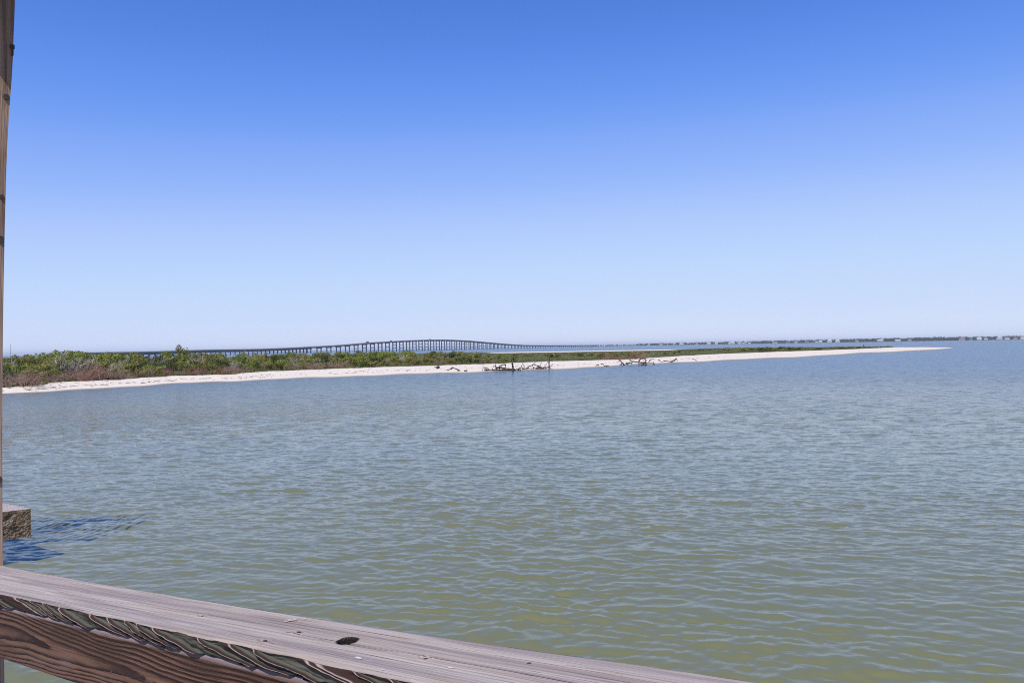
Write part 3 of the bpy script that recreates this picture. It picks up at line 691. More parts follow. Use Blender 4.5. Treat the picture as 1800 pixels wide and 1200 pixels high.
driftwood((797, 654), [('limb', [(792, 648.8), (793.6, 646.6), (796, 645.8), (799, 647.2), (805, 649.6), (809, 651.4)], 0.15, 0.08), ('twig', [(786, 650.6), (789.6, 650)], 0.07, 0.06), ('twig', [(803, 653), (808, 651.2)], 0.05, 0.04)],
    'arched dark branch lying on white sand left of the big fallen tree', seed=11)
driftwood((818, 654), [('log', [(816, 651.4), (821, 651.3)], 0.16, 0.14)], 'small dark lump of wood right of the arched branch', seed=12)
driftwood((770, 655), [('stump', [(768.5, 646), (770, 644.4), (771.6, 645.8)], 0.18, 0.16), ('twig', [(763, 645.6), (768, 645.6)], 0.06, 0.05)], 'dark stump on dry sand left of the arched branch', seed=13)
driftwood((648, 652), [('pale_limb', [(637, 651.5), (644, 648.6), (650, 651)], 0.10, 0.06), ('pale_limb', [(648, 648), (652, 645), (656, 650)], 0.08, 0.05)], 'pale dead branches on the sand below the bridge ramp', mat=DRIFT_PALE, seed=14)
driftwood((974, 634), [('pale_limb', [(974.6, 629), (974.4, 626), (972.8, 621.5)], 0.10, 0.06)], 'short white dead stem behind the tall thin snag', mat=DRIFT_PALE, seed=15)
mb = MB(); q = pt(1518, 470)
mb.tube([q + [0, 0, -0.2], q + [0.05, 0, 1.2], q + [0.0, 0, 2.35]], [0.28, 0.30, 0.16], 6)
tag(mb.build('marker_post', DRIFT), 'lone dark post standing near the end of the island scrub', 'post')
mb = MB(); q = pt(18.5, 330)
mb.tube([q, q + [0, 0, 7.6]], [0.07, 0.04], 5)
tag(mb.build('radio_mast', CONC_SHADED), 'thin pale mast above the thicket at the far left', 'mast')

def build_litter():
    g = np.random.default_rng(77); mb = MB()
    for i in range(420):
        p = g.uniform(-20, 1560); f, v = float(np.interp(p, cols_px, fl)), float(np.interp(p, cols_px, vl))
        d = f + (v - f) * (np.clip(g.normal(0.42, 0.06), 0.1, 0.9) if i % 3 else g.uniform(0.2, 1.0)); q = pt(p, d) + [0, 0, 0.02]; a = g.uniform(0, 6.283); L = g.uniform(0.1, 0.55)
        e = np.array([math.cos(a) * L, math.sin(a) * L, g.uniform(0, 0.12)]); mb.tube([q - e, q + [0, 0, g.uniform(0, 0.08)], q + e], [0.02, 0.035, 0.012], 3)
    tag(mb.build('beach_litter', BARK), 'thin scatter of twigs and seaweed along the beach', 'litter', kind='stuff')
build_litter()

# ------------------------------------------------------------------ causeway bridge
BX0, BSL = -801.0, 0.318                     # bridge axis: x = BX0 + BSL*y
BU = np.array([BSL, 1.0, 0]) / math.hypot(BSL, 1); BN = np.array([BU[1], -BU[0], 0])      # BN points to the camera side
def bridge_y(px):
    s = ray(px, horizon(px)); k = s[0] / s[1]; return BX0 / (k - BSL)
PROF = [(150, 619.8), (180, 619.2), (260, 617.4), (320, 615.6), (358, 614.2), (420, 613.5), (467, 612.6), (520, 610.4), (560, 608.2), (600, 606.0), (650, 601.8), (700, 598.8), (730, 597.4), (750, 596.9), (775, 596.6), (800, 597.3),
        (825, 598.7), (850, 600.9), (875, 603.2), (900, 605.2), (920, 606.3), (960, 606.7), (1000, 606.6), (1050, 606.2)]
py_ = np.array([bridge_y(p) for p, _ in PROF]); pz_ = np.array([atdepth(p, y, bridge_y(p))[2] for p, y in PROF])
ys = np.linspace(py_[0], py_[-1], 700); zs = np.interp(ys, py_, pz_)
for _ in range(60): zs[1:-1] = 0.25 * zs[:-2] + 0.5 * zs[1:-1] + 0.25 * zs[2:]
zs = np.minimum(zs, 29.0); zs = np.maximum(zs, 6.8)
def bz(y): return float(np.interp(y, ys, zs))
def bp3(y, off=0.0, dz=0.0): return np.array([BX0 + BSL * y, y, bz(y) + dz]) + BN * off
def sweep(name, section, mat, parent, step=12.0):
    yy = np.arange(ys[0], ys[-1], step); k = len(section)
    V = np.array([[bp3(y, o, dz) for o, dz in section] for y in yy]).reshape(-1, 3)
    f = grid_faces(len(yy), k, wrap_v=True)
    return link(name, np_mesh(name, V, np.ascontiguousarray(f)), parent, [mat])
bridge = empty('causeway_bridge', (BX0 + BSL * ys[0], ys[0], 0)); bridge.matrix_world = Matrix.Identity(4)
tag(bridge, 'long grey concrete causeway bridge humping over the bay behind the island', 'bridge')
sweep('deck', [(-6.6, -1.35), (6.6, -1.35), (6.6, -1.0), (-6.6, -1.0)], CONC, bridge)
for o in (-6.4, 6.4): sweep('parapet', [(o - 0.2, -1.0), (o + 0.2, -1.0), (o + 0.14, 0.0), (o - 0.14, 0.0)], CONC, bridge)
for o in (-5.0, -1.7, 1.7, 5.0): sweep('girder', [(o - 0.4, -2.75), (o + 0.4, -2.75), (o + 0.4, -1.35), (o - 0.4, -1.35)], CONC_SHADED, bridge)
yv = ys[0] + 8
while yv < ys[-1] - 10:
    top = bz(yv) - 2.75; c = np.array([BX0 + BSL * yv, yv, 0]); ax = [BN, BU, np.array([0, 0, 1.0])]
    pr = MB().box(c + [0, 0, top - 0.75], (12.4, 2.0, 1.5), ax).build('pier', CONC_SHADED, bridge)
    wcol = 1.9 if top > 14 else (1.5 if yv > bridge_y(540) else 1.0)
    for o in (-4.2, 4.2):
        MB().box(c + BN * o + [0, 0, (top - 1.5 - 2) / 2], (wcol, wcol, top - 1.5 + 2), ax).build('column', CONC_SHADED, pr)
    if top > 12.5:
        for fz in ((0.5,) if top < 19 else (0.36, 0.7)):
            MB().box(c + [0, 0, top * fz], (8.4 - wcol, 1.0, 1.2), ax).build('strut', CONC_SHADED, pr)
    yv += (11.0 if yv < bridge_y(540) else 34.0) / math.hypot(BSL, 1)
def vehicle(px, kind, label):
    y = bridge_y(px); g = bp3(y, 3.0, -1.0); ax = [BU, BN, np.array([0, 0, 1.0])]
    root = empty(kind, g); tag(root, label, 'truck' if kind == 'truck' else 'van', 'vehicles on the bridge')
    L, H = (9.0, 3.4) if kind == 'truck' else (6.0, 2.6)
    body = mat_simple(kind + '_paint', (0.06, 0.06, 0.07), (0.09, 0.09, 0.10), 1.0, 0.4)
    MB().hull_prism([ax[0] * sx + ax[1] * sy + np.array([0, 0, 0.6]) for sx, sy in ((-L / 2, -1.1), (L / 2, -1.1), (L / 2, 1.1), (-L / 2, 1.1))],
                    [ax[0] * sx + ax[1] * sy + np.array([0, 0, H]) for sx, sy in ((-L / 2, -1.05), (L / 2 - 1.6, -1.05), (L / 2 - 1.6, 1.05), (-L / 2, 1.05))]).build('body', body, root)
    MB().box(ax[0] * (L / 2 - 1.0) + np.array([0, 0, H * 0.68]), (0.9, 2.24, 0.7), ax).build('windscreen', STEEL, root)
    for sx in (-L / 2 + 1.3, L / 2 - 1.3):
        for sy in (-0.95, 0.95):
            cc = ax[0] * sx + ax[1] * sy + np.array([0, 0, 0.5]); MB().tube([cc - ax[1] * 0.15, cc + ax[1] * 0.15], 0.5, 10).build('wheel', STEEL, root)
vehicle(644, 'truck', 'dark truck climbing the left ramp of the bridge'); vehicle(685, 'van', 'dark van on the bridge ramp just ahead of the truck'); vehicle(754, 'van', 'dark van near the crest of the bridge')

# ------------------------------------------------------------------ far shore with houses
FS = [(1030, 4700), (1100, 4550), (1200, 4350), (1300, 4150), (1400, 4000), (1500, 3850), (1600, 3700), (1700, 3500), (1800, 3350), (1950, 3150), (2200, 2900)]
def fpt(px, extra=0.0, z=0.0):
    u = ray(px, horizon(px)); k = u[0] / u[1]; d = pl(FS, px) + extra; return np.array([k * d, d, z])
def build_far():
    pxs = np.arange(1030, 2201, 15); V = []
    for p in pxs:
        for e, z in ((-6, -0.5), (4, 0.9), (30, 1.6), (400, 2.0)): V.append(fpt(p, e, z))
    m = mat_simple('far_shore_ground', (0.14, 0.14, 0.07), (0.36, 0.31, 0.25), 0.03)
    tag(link('far_shore', np_mesh('far_shore', V, np.ascontiguousarray(grid_faces(len(pxs), 4)[:, ::-1])), None, [m]), kind='structure', label='low far shore across the bay')
    # tree belt: rough crowns made of leaf clumps
    g = np.random.default_rng(44); V = []; F = []; T = []
    p = 1040.0
    HT = [(1040, 6), (1100, 8), (1160, 11), (1320, 13), (1500, 14), (1650, 15.5), (1700, 14), (1800, 14), (2200, 15)]
    while p < 2100:
        for rr in range(2):
            c = fpt(p + g.uniform(-1.5, 1.5), g.uniform(25, 130)); h = float(pl(HT, p)) * g.uniform(0.45, 1.2); w = h * g.uniform(0.5, 0.9); tn = g.uniform(0, 1)
            for i in range(46):
                d = g.normal(size=3); d /= np.linalg.norm(d); q = c + np.array([d[0] * w, d[1] * w * 0.8, h * 0.58 + d[2] * h * 0.44]) * g.uniform(0.75, 1.1, 3) + [0, 0, 1.0]
                q = np.array([c[0] + d[0] * w * g.uniform(0.6, 1.1), c[1] + d[1] * w * 0.8, 1.4 + h * 0.52 + d[2] * h * 0.45])
                e1 = np.cross(d + g.normal(size=3) * 0.4, g.normal(size=3)); e1 /= np.linalg.norm(e1); e2 = np.cross(d, e1); e2 /= np.linalg.norm(e2) + 1e-6
                s = h * g.uniform(0.13, 0.24); k = len(V); V.extend([q - e1 * s, q - e2 * s, q + e1 * s, q + e2 * s]); F.append([k, k + 1, k + 2, k + 3]); T.extend([tn] * 4)
        p += g.uniform(0.9, 2.4) + (g.uniform(1, 4) if g.random() < 0.08 else 0)
    me = np_mesh('far_trees', V, np.array(F)); float_attr(me, 'tint', T)
    fm = mat_foliage('far_leaves', (0.035, 0.052, 0.024), (0.095, 0.11, 0.045), (0.10, 0.11, 0.05))
    tag(link('far_trees', me, None, [fm]), 'dark belt of trees along the far shore', 'trees', kind='stuff')
build_far()
HOUSES = [  # px, width m, wall h, roof h, wall, roof, label
    (1111, 16, 4, 2.5, 'tan', 'grey', 'tiny tan house at the left end of the far shore'),
    (1140, 12, 4, 2.5, 'white', 'brown', 'tiny white house with brown roof right of the tan one on the far shore'),
    (1162, 20, 4, 2.5, 'white', 'grey', 'long low white house near the left end of the far shore'),
    (1198, 22, 4.5, 3, 'white', 'pale', 'low pale roofed house across the bay above the island neck'),
    (1225, 14, 5, 3, 'pink', 'brown', 'small pinkish house among dark trees on the far shore'),
    (1246, 20, 4.5, 3, 'white', 'pale', 'white house left of the two storey gabled one on the far shore'),
    (1259, 15, 7.5, 4, 'white', 'pale', 'two storey white gabled house left of the widest white house'),
    (1286, 34, 6, 3.5, 'white', 'pale', 'widest white house on the far shore'),
    (1299, 12, 8, 3, 'white', 'grey', 'narrow tall white house beside the widest one'),
    (1307, 16, 4, 2, 'white', 'pale', 'low white house right of the narrow tall one'),
    (1317, 13, 4, 3, 'white', 'pale', 'small white house before a dark gap in the far trees'),
    (1362, 24, 3.5, 1.5, 'white', 'pale', 'long low white boathouse on the far shore'),
    (1384, 18, 5, 5, 'grey', 'dark', 'grey house with big dark roof on the far shore'),
    (1399, 14, 6, 3, 'white', 'grey', 'white house right of the dark roofed one'),
    (1418, 18, 5, 3, 'grey', 'brown', 'grey house with brown roof across the bay'),
    (1435, 13, 4, 2.5, 'white', 'pale', 'small low white house across from the dark bush'),
    (1442, 16, 6, 3, 'white', 'pale', 'middle sized white house left of the big bright house'),
    (1458, 20, 8, 5, 'white', 'pale', 'big bright white house above the island tail'),
    (1472, 20, 7, 4.5, 'white', 'pale', 'second big white house right of the big bright one'),
    (1506, 14, 5, 3, 'pale', 'grey', 'pale house half hidden in trees near the lone post'),
    (1547, 26, 6, 4, 'pink', 'pale', 'wide pinkish house on the far shore past the lone post'),
    (1578, 24, 5, 3, 'pale', 'pale', 'wide low pale house above the sand spit'),
    (1599, 14, 5, 3, 'pale', 'grey', 'small pale house above the sand spit'),
    (1691, 24, 7, 4.5, 'pink', 'brown', 'big pink walled house beyond the end of the sand spit'),
    (1706, 12, 6, 3, 'grey', 'dark', 'small dark roofed house right of the pink walled one'),
    (1721, 18, 8, 4, 'white', 'pale', 'tall white house right of the pink walled one'),
    (1733, 14, 6, 3, 'white', 'brown', 'white house with brown roof behind the tall white one'),
    (1757, 20, 7, 4, 'white', 'pale', 'white house in a row near the right edge'),
    (1770, 18, 6, 3.5, 'white', 'grey', 'white grey roofed house near the right edge'),
    (1785, 14, 6, 4, 'pink', 'brown', 'pinkish house second from the right edge'),
    (1797, 16, 9, 5, 'white', 'grey', 'tallest house at the right edge of the far shore')]
WALLC = {'white': mat_simple('white_wall', (0.62, 0.60, 0.57), (0.72, 0.70, 0.66), 0.2), 'tan': mat_simple('tan_wall', (0.45, 0.36, 0.28), (0.5, 0.4, 0.3), 0.2), 'pink': mat_simple('pink_wall', (0.55, 0.40, 0.35), (0.6, 0.46, 0.40), 0.2),
         'grey': mat_simple('grey_wall', (0.25, 0.26, 0.28), (0.32, 0.32, 0.33), 0.2), 'pale': mat_simple('pale_wall', (0.48, 0.46, 0.43), (0.55, 0.53, 0.50), 0.2)}
ROOFC = {'pale': mat_simple('pale_roof', (0.55, 0.54, 0.53), (0.66, 0.64, 0.62), 0.2), 'grey': mat_simple('grey_roof', (0.22, 0.22, 0.24), (0.30, 0.30, 0.31), 0.2), 'brown': mat_simple('brown_roof', (0.20, 0.13, 0.10), (0.26, 0.18, 0.14), 0.2), 'dark': mat_simple('dark_roof', (0.05, 0.05, 0.065), (0.08, 0.08, 0.09), 0.2)}
GLASSM = mat_simple('dark_window_glass', (0.03, 0.035, 0.045), (0.05, 0.055, 0.065), 1, 0.15, 0.5)
for px, w, wh, rh, wc, rc, lab in HOUSES:
    b = fpt(px, 14, 0.8); root = empty('shore_house', b, R(random.uniform(-14, 14))); tag(root, lab, 'house', 'houses along the far shore')
    dp = min(w * 0.6, 12)
    for sx in np.linspace(-w / 2 + 0.6, w / 2 - 0.6, 4):
        MB().box((sx, -dp / 2 + 0.5, 1.1), (0.6, 0.6, 2.2)).build('pile', WALLC[wc], root)
    MB().box((0, 0, 2.2 + wh / 2), (w, dp, wh)).build('wall', WALLC[wc], root)
    e = 0.8; z0 = 2.2 + wh
    MB().hull_prism([(-w / 2 - e, -dp / 2 - e, z0), (w / 2 + e, -dp / 2 - e, z0), (w / 2 + e, dp / 2 + e, z0), (-w / 2 - e, dp / 2 + e, z0)],
                    [(-w / 2 + rh * 0.8, -0.3, z0 + rh), (w / 2 - rh * 0.8, -0.3, z0 + rh), (w / 2 - rh * 0.8, 0.3, z0 + rh), (-w / 2 + rh * 0.8, 0.3, z0 + rh)]).build('roof', ROOFC[rc], root)
    nw = max(2, int(w / 4.5))
    for fl_ in range(1 if wh < 5.5 else 2):
        for sx in (np.arange(nw) - (nw - 1) / 2) * (w / nw):
            MB().box((sx, -dp / 2 - 0.04, 2.2 + 1.7 + fl_ * 3.0), (1.5, 0.14, 1.5)).build('window', GLASSM, root)

# ------------------------------------------------------------------ the railing in front of the camera
A_ = -ray(-800, 870); A_ = A_ / np.linalg.norm(A_)
N_ = np.array([A_[1], -A_[0], 0]); N_ /= np.linalg.norm(N_)
if N_[1] > 0: N_ = -N_
W_ = np.cross(A_, N_); W_ = W_ if W_[2] > 0 else -W_
_pb = ray(400, 1061.7); _pf = ray(400, 1127.5); _t = (_pb @ W_) / (_pf @ W_)
_sc = 0.155 / ((_pf * _t - _pb) @ N_); PB = CAM + _pb * _sc
def on_top(px, py):
    d = ray(px, py); P = CAM + d * (((PB - CAM) @ W_) / (d @ W_)); return (P - PB) @ A_, (P - PB) @ N_
def on_front(px, py, n):
    d = ray(px, py); P = CAM + d * (((PB + N_ * n - CAM) @ N_) / (d @ N_)); return (P - PB) @ A_, (P - PB) @ W_
railM = Matrix.Identity(4)
for i in range(3): railM[i][0], railM[i][1], railM[i][2], railM[i][3] = A_[i], -N_[i], W_[i], PB[i]      # local: x along, y outwards to the water, z up
rail = empty('wooden_railing'); rail.matrix_world = railM
tag(rail, 'weathered grey wooden pier railing crossing the bottom of the picture', 'railing')
US = np.concatenate([np.arange(-8.0, -1.9, 0.05), np.arange(-1.9, 1.45, 0.0028), np.arange(1.45, 3.0, 0.03)])
bk = [on_top(x, y) for x, y in ((-40, 984.5), (0, 992), (200, 1028.5), (400, 1061.7), (600, 1091.5), (761, 1115), (900, 1136.7), (1000, 1153), (1150, 1174), (1345, 1198))]
fr = [on_top(x, y) for x, y in ((0, 1041), (68, 1056), (148, 1071.4), (243, 1092.8), (348, 1116.5), (436, 1135), (510, 1151), (600, 1168.5), (672, 1184), (744, 1198.6))]
def smooth_curve(pts, deg=2):
    p = np.array(pts); c = np.polyfit(p[:, 0], p[:, 1], deg); lo, hi = p[0, 0], p[-1, 0]
    def f(u):
        v = np.polyval(c, np.clip(u, lo, hi)); d = np.polyval(np.polyder(c), np.clip(u, lo, hi)); return v + d * (u - np.clip(u, lo, hi)) * 0.3
    return f
backf, frontf = smooth_curve(bk, 4), smooth_curve(fr)
TH = 0.046
_lip = np.array([on_front(x, y, 0.157) for x, y in ((0, 1065.6), (97, 1089), (175, 1107.4), (241, 1121), (348, 1148), (436, 1170), (504, 1188))]); LIPC = np.polyfit(_lip[:, 0], _lip[:, 1], 1)
def lip_z(u): return np.minimum(np.polyval(LIPC, np.clip(u, -0.9, 0.7)), -0.016) - 0.002
def build_cap():
    TH = (-lip_z(US) - 0.0035)[:, None]
    nT, nE = 72, 22
    bkn = backf(US) + 0.0012 * vnoise(US * 9, US * 0, 1); frn = frontf(US) + 0.0030 * vnoise(US * 14, US * 0, 2) + 0.0016 * vnoise(US * 45, US * 0, 3)
    V = np.zeros((len(US), nT + nE + 4, 3)); ridge = np.zeros(V.shape[:2]); knot = np.zeros(V.shape[:2])
    s = np.linspace(0, 1, nT) ** 1.0
    uu = np.repeat(US[:, None], nT, 1); nn = bkn[:, None] + (frn - bkn)[:, None] * s[None]
    z = 0.0007 * vnoise(uu * 2.2, nn * 160, 4) + 0.0005 * vnoise(uu * 6, nn * 420, 6) + 0.0015 * vnoise(uu * 1.3, nn * 22, 7)
    z -= 0.003 * sstep(0.975, 1.0, s)[None] + 0.0012 * (1 - sstep(0.0, 0.03, s))[None]
    # drying checks
    for (x0, y0, L, dep) in ((0, 1011, 0.5, 0.004), (150, 1047, 0.3, 0.003), (466, 1126, 0.12, 0.003), (700, 1150, 0.4, 0.002), (1050, 1180, 0.5, 0.003)):
        u0, n0 = on_top(x0, y0); cx = n0 + 0.004 * vnoise(uu * 5, uu * 0, 12)
        z -= dep * np.exp(-((nn - cx) / 0.0013) ** 2) * np.exp(-((uu - u0) / (L / 2)) ** 4)
    # knot hole
    u0, n0 = on_top(611, 1126.5); u1, _ = on_top(628.5, 1126.5); ru = abs(u1 - u0) * 1.02; rn = 0.0155
    q = np.sqrt(((uu - u0) / ru) ** 2 + ((nn - n0 - 0.10 * (uu - u0)) / rn) ** 2)
    z -= 0.040 * (1 - sstep(0.80, 1.05, q)); kn = 1 - sstep(1.12, 1.34, q)
    # small knots
    for (x0, y0, rr) in ((525, 1110, 0.007), (356, 1082, 0.006), (466, 1125, 0.006), (748, 1157, 0.005)):
        a, b = on_top(x0, y0); q2 = np.hypot((uu - a) / 1.7, nn - b) / rr; z -= 0.003 * np.exp(-q2 ** 2) - 0.0014 * np.exp(-((q2 - 1.5) / 0.5) ** 2); kn = np.maximum(kn, 0.45 * np.exp(-(q2 * 1.6) ** 2))
    V[:, :nT, 0] = uu; V[:, :nT, 1] = -nn; V[:, :nT, 2] = z; knot[:, :nT] = kn
    # weathered front edge: slanting worn growth rings
    t = np.linspace(0, 1, nE + 1)[1:]; vv = (1 - t)[None]                       # 1 at top, 0 at the bottom
    vE = np.repeat(vv, len(US), 0); G = 0.17; uE = US[:, None] + G * (1 - vE ** 0.75) * sstep(-8.0, -7.0, US)[:, None]
    wob = 0.012 * vnoise(uE * 6, vE * 1.6, 21)
    key = US[:, None] + 0 * vE + wob
    phi = key / 0.105 + 1.25 * vnoise(key / 0.21, key * 0, 23) + 0.25 * vnoise(key / 0.07, key * 0, 26)
    frE = frontf(uE) + 0.0030 * vnoise(uE * 14, uE * 0, 2) + 0.0016 * vnoise(uE * 45, uE * 0, 3); THE = -lip_z(uE) - 0.0035
    fr_ = phi - np.floor(phi)
    hgt = np.where(fr_ < 0.88, (fr_ / 0.88) ** 2.0, (1 - fr_) / 0.12)
    amp = 0.0115 * (0.75 + 0.5 * vnoise(uE * 4, vE * 1.0, 24))
    off = amp * hgt - 0.0045 + 0.0010 * vnoise(uE * 60, vE * 9, 25)
    off *= sstep(0.0, 0.12, t)[None]; off = off + 0.002 * t[None]
    V[:, nT:nT + nE, 0] = uE; V[:, nT:nT + nE, 1] = -(frE + off); V[:, nT:nT + nE, 2] = z[:, -1:] * (1 - t[None]) - t[None] * THE
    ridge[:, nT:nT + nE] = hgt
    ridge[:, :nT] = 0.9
    b = nT + nE
    for k, (nf, zz) in enumerate((('f', -0.05), ('b', -0.05), ('b', -0.025), ('b', -0.006))):
        V[:, b + k, 0] = US; V[:, b + k, 1] = -(frn - 0.03 if nf == 'f' else bkn); V[:, b + k, 2] = zz
    f = grid_faces(V.shape[0], V.shape[1], wrap_v=True)
    nvv = V.shape[1]; jj = f[:, 0] % nvv
    mi = np.where((jj >= nT - 1) & (jj < nT + nE), 1, 0)
    me = np_mesh('cap_board', V.reshape(-1, 3), np.ascontiguousarray(f), True, mi)
    float_attr(me, 'ridge', ridge.ravel()); float_attr(me, 'knot', knot.ravel())
    o = link('cap_board', me, rail, [CAPTOP, CAPEDGE]); o['label'] = 'silvery lilac flat cap board with a knot hole'
    return o
cap = build_cap()
def flake(px, py, w, l, seed):
    g = np.random.default_rng(seed); u, n = on_top(px, py); k = 15; v = [(u, -n, 0.0022)]; 
    for i in range(k):
        a = 6.283 * i / k; r = g.uniform(0.55, 1.15); v.append((u + math.cos(a) * l * r, -(n + math.sin(a) * w * r), 0.0012))
    fcs = [[0, 1 + i, 1 + (i + 1) % k] for i in range(k)] + [[1 + i for i in range(k)][::-1]]
    o = link('paint_flake', np_mesh('paint_flake', v, fcs), cap, [FLAKE])
for i, a in enumerate([(511, 1090, 0.0040, 0.010), (519, 1088.5, 0.0025, 0.007), (503, 1092, 0.0020, 0.006), (630, 1156.5, 0.0042, 0.009), (791, 1173.5, 0.0030, 0.007), (672, 1177, 0.0018, 0.0020), (536, 1088, 0.0014, 0.003)]):
    flake(*a, seed=60 + i)

for x_, y_ in ((466, 1125), (525, 1110), (748, 1157), (356, 1082), (930, 1165)):
    a_, b_ = on_top(x_, y_); MB().tube([(a_, -b_, -0.006), (a_, -b_, 0.0004)], [0.0035, 0.0032], 10).build('nail_head', STEEL, cap)
def build_face():
    ff = 0.0015                                             # the board stands proud of the cap edge by this much
    lip = np.array([on_front(x, y, 0.157) for x, y in ((0, 1066), (75, 1083), (150, 1100), (225, 1118), (300, 1137))]); bt = np.array([on_front(x, y, 0.157) for x, y in ((4, 1160.6), (60, 1179), (125, 1200))])
    cl = np.polyfit(lip[:, 0], lip[:, 1], 1); cb = np.polyfit(bt[:, 0], bt[:, 1], 1)
    u = np.concatenate([np.arange(-8.0, -2.0, 0.06), np.arange(-2.0, 3.0, 0.012)]); uc = np.clip(u, -0.9, 0.7)
    top = lip_z(u); bot = np.polyval(cb, np.clip(u, -0.9, 0.1)); pass
    nfront = np.maximum(frontf(u) + ff, 0.0)
    nv = 26; V = np.zeros((len(u), nv + 6, 3)); lipa = np.zeros(V.shape[:2])
    for j in range(nv):
        t = j / (nv - 1); z = top - 0.004 + (bot + 0.004 - top + 0.004) * t
        bow = 0.0012 * vnoise(u * 3, z * 60, 31) + 0.0008 * vnoise(u * 8, z * 200, 32)
        V[:, 3 + j] = np.stack([u, -(nfront + bow), z], -1)
        lipa[:, 3 + j] = 0.0
    V[:, 0] = np.stack([u, -(nfront - 0.042), bot + 0.02], -1); V[:, 1] = np.stack([u, -(nfront - 0.042), top], -1)
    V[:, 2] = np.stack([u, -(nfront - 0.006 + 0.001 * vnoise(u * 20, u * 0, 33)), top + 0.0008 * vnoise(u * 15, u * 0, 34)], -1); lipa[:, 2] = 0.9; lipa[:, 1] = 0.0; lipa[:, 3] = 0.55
    V[:, nv + 3] = np.stack([u, -(nfront - 0.006), bot], -1); V[:, nv + 4] = np.stack([u, -(nfront - 0.03), bot], -1); V[:, nv + 5] = np.stack([u, -(nfront - 0.042), bot + 0.004], -1)
    f = grid_faces(len(u), nv + 6, wrap_v=True)
    me = np_mesh('face_board', V.reshape(-1, 3), np.ascontiguousarray(f), True); float_attr(me, 'sunlit_lip', lipa.ravel())
    o = link('face_board', me, rail, [BOARD]); o['label'] = 'brown face board with cathedral grain under the cap'
    for x, y in ((185, 1119.5), (195, 1180)):
        a, b = on_front(x, y, 0.157); nf = float(np.maximum(frontf(np.array([a])) + ff, 0)[0])
        MB().tube([(a, -(nf - 0.004), b), (a, -(nf + 0.0012), b)], [0.0032, 0.0028], 10).build('nail_head', STEEL, o)
build_face()

# timber post behind the railing at the left edge of the picture
PN = -0.16
_u, _w = on_front(5.2, 985, PN); POST_Y = (PB + A_ * _u + N_ * PN + W_ * _w)[1]
def post_pt(px, py): return atdepth(px, py, POST_Y)
edge = [post_pt(x, y) for x, y in ((26, -10), (26.2, 0), (25.4, 30), (24.0, 60), (22.8, 100), (20.5, 140), (17, 185), (13.5, 240), (11, 300), (8.4, 400), (6.4, 500), (5, 600), (4.3, 700), (4, 800), (4.4, 900), (5.2, 985))]
edge = sorted(edge, key=lambda q: q[2])
def build_post():
    zs_ = np.array([e[2] for e in edge]); xy = np.array([e[:2] for e in edge])
    zz = np.concatenate([np.linspace(-1.2, 3.7, 40), np.linspace(3.75, zs_[-1], 160), np.linspace(zs_[-1] + 0.05, 6.7, 16)])
    lo = edge[0]; hi = edge[-1]; slope = (xy[-1] - xy[-5]) / (zs_[-1] - zs_[-5]) * 0.3
    ex = np.interp(zz, zs_, xy[:, 0]) + np.maximum(zz - zs_[-1], 0) * slope[0]; ey = np.interp(zz, zs_, xy[:, 1]) + np.maximum(zz - zs_[-1], 0) * slope[1]
    ang = R(-15); ah = np.array([A_[0], A_[1]]); ah /= np.linalg.norm(ah); c, s = math.cos(ang), math.sin(ang)
    ah = np.array([c * ah[0] - s * ah[1], s * ah[0] + c * ah[1]]); nh = np.array([ah[1], -ah[0]]); nh = nh if nh @ N_[:2] > 0 else -nh
    S = 0.138; K = 12; V = []
    sec = [(0, 0)] + [(0.0, t) for t in np.linspace(0.08, 1, 7)] + [(-0.5, 1), (-1, 1), (-1, 0.5), (-1, 0), (-0.5, 0)]
    for i, z in enumerate(zz):
        for (a, n) in sec:
            w = 0.0016 * float(vnoise(n * 30 + a * 3, z * 1.2, 41)) + 0.001 * float(vnoise(n * 60, z * 9, 42))
            q = np.array([ex[i], ey[i]]) + ah * (a * S + w) + nh * n * S; V.append((q[0], q[1], z))
    k = len(sec); f = grid_faces(len(zz), k, wrap_v=True)[:, ::-1].tolist(); f.append(list(range(k))); f.append([(len(zz) - 1) * k + i for i in range(k)][::-1])
    o = link('timber_post', np_mesh('timber_post', V, f), None, [POSTM]); tag(o, 'tall brown timber post rising from the railing at the left edge', 'post')
    A3 = np.array([ah[0], ah[1], 0]); N3 = np.array([nh[0], nh[1], 0])
    def at_edge(px, py):
        q = post_pt(px, py); i = np.argmin(abs(zz - q[2])); return np.array([ex[i], ey[i], q[2]])
    for px, py, r in ((17.5, 172, 0.010), (7, 347, 0.008), (5, 421, 0.012), (4.5, 842, 0.013)):
        q = at_edge(px, py) + N3 * 0.012; MB().tube([q - A3 * 0.01, q + A3 * 0.006], r, 10).build('bolt_head', STEEL, o)
    q = at_edge(24, 85); MB().box(q + N3 * 0.003 + A3 * 0.002 + [0, 0, 0.004], (0.010, 0.014, 0.013), [A3, N3, [0, 0, 1.0]]).tube([q + A3 * 0.003 + [0, 0, 0.002] + N3 * 0.002, q + A3 * 0.003 + [0, 0, -0.028] + N3 * 0.003], 0.0035, 6).build('bracket', STEEL, o)
    # unseen board added above the frame to shade the post top
    hb = np.array([ex[-1], ey[-1], 0]) + N_ * 0.165; Ah_ = np.array([A_[0], A_[1], 0]) / math.hypot(A_[0], A_[1])
    MB().box(hb + Ah_ * 0.3 + [0, 0, SHADE_BOARD_Z + 0.45], (3.6, 0.045, 0.90), [Ah_, N_, [0, 0, 1.0]]).build('post_shade_board', POSTM, o)
    return o
SHADE_BOARD_Z = post_pt(16, 136)[2] + 0.205
build_post()

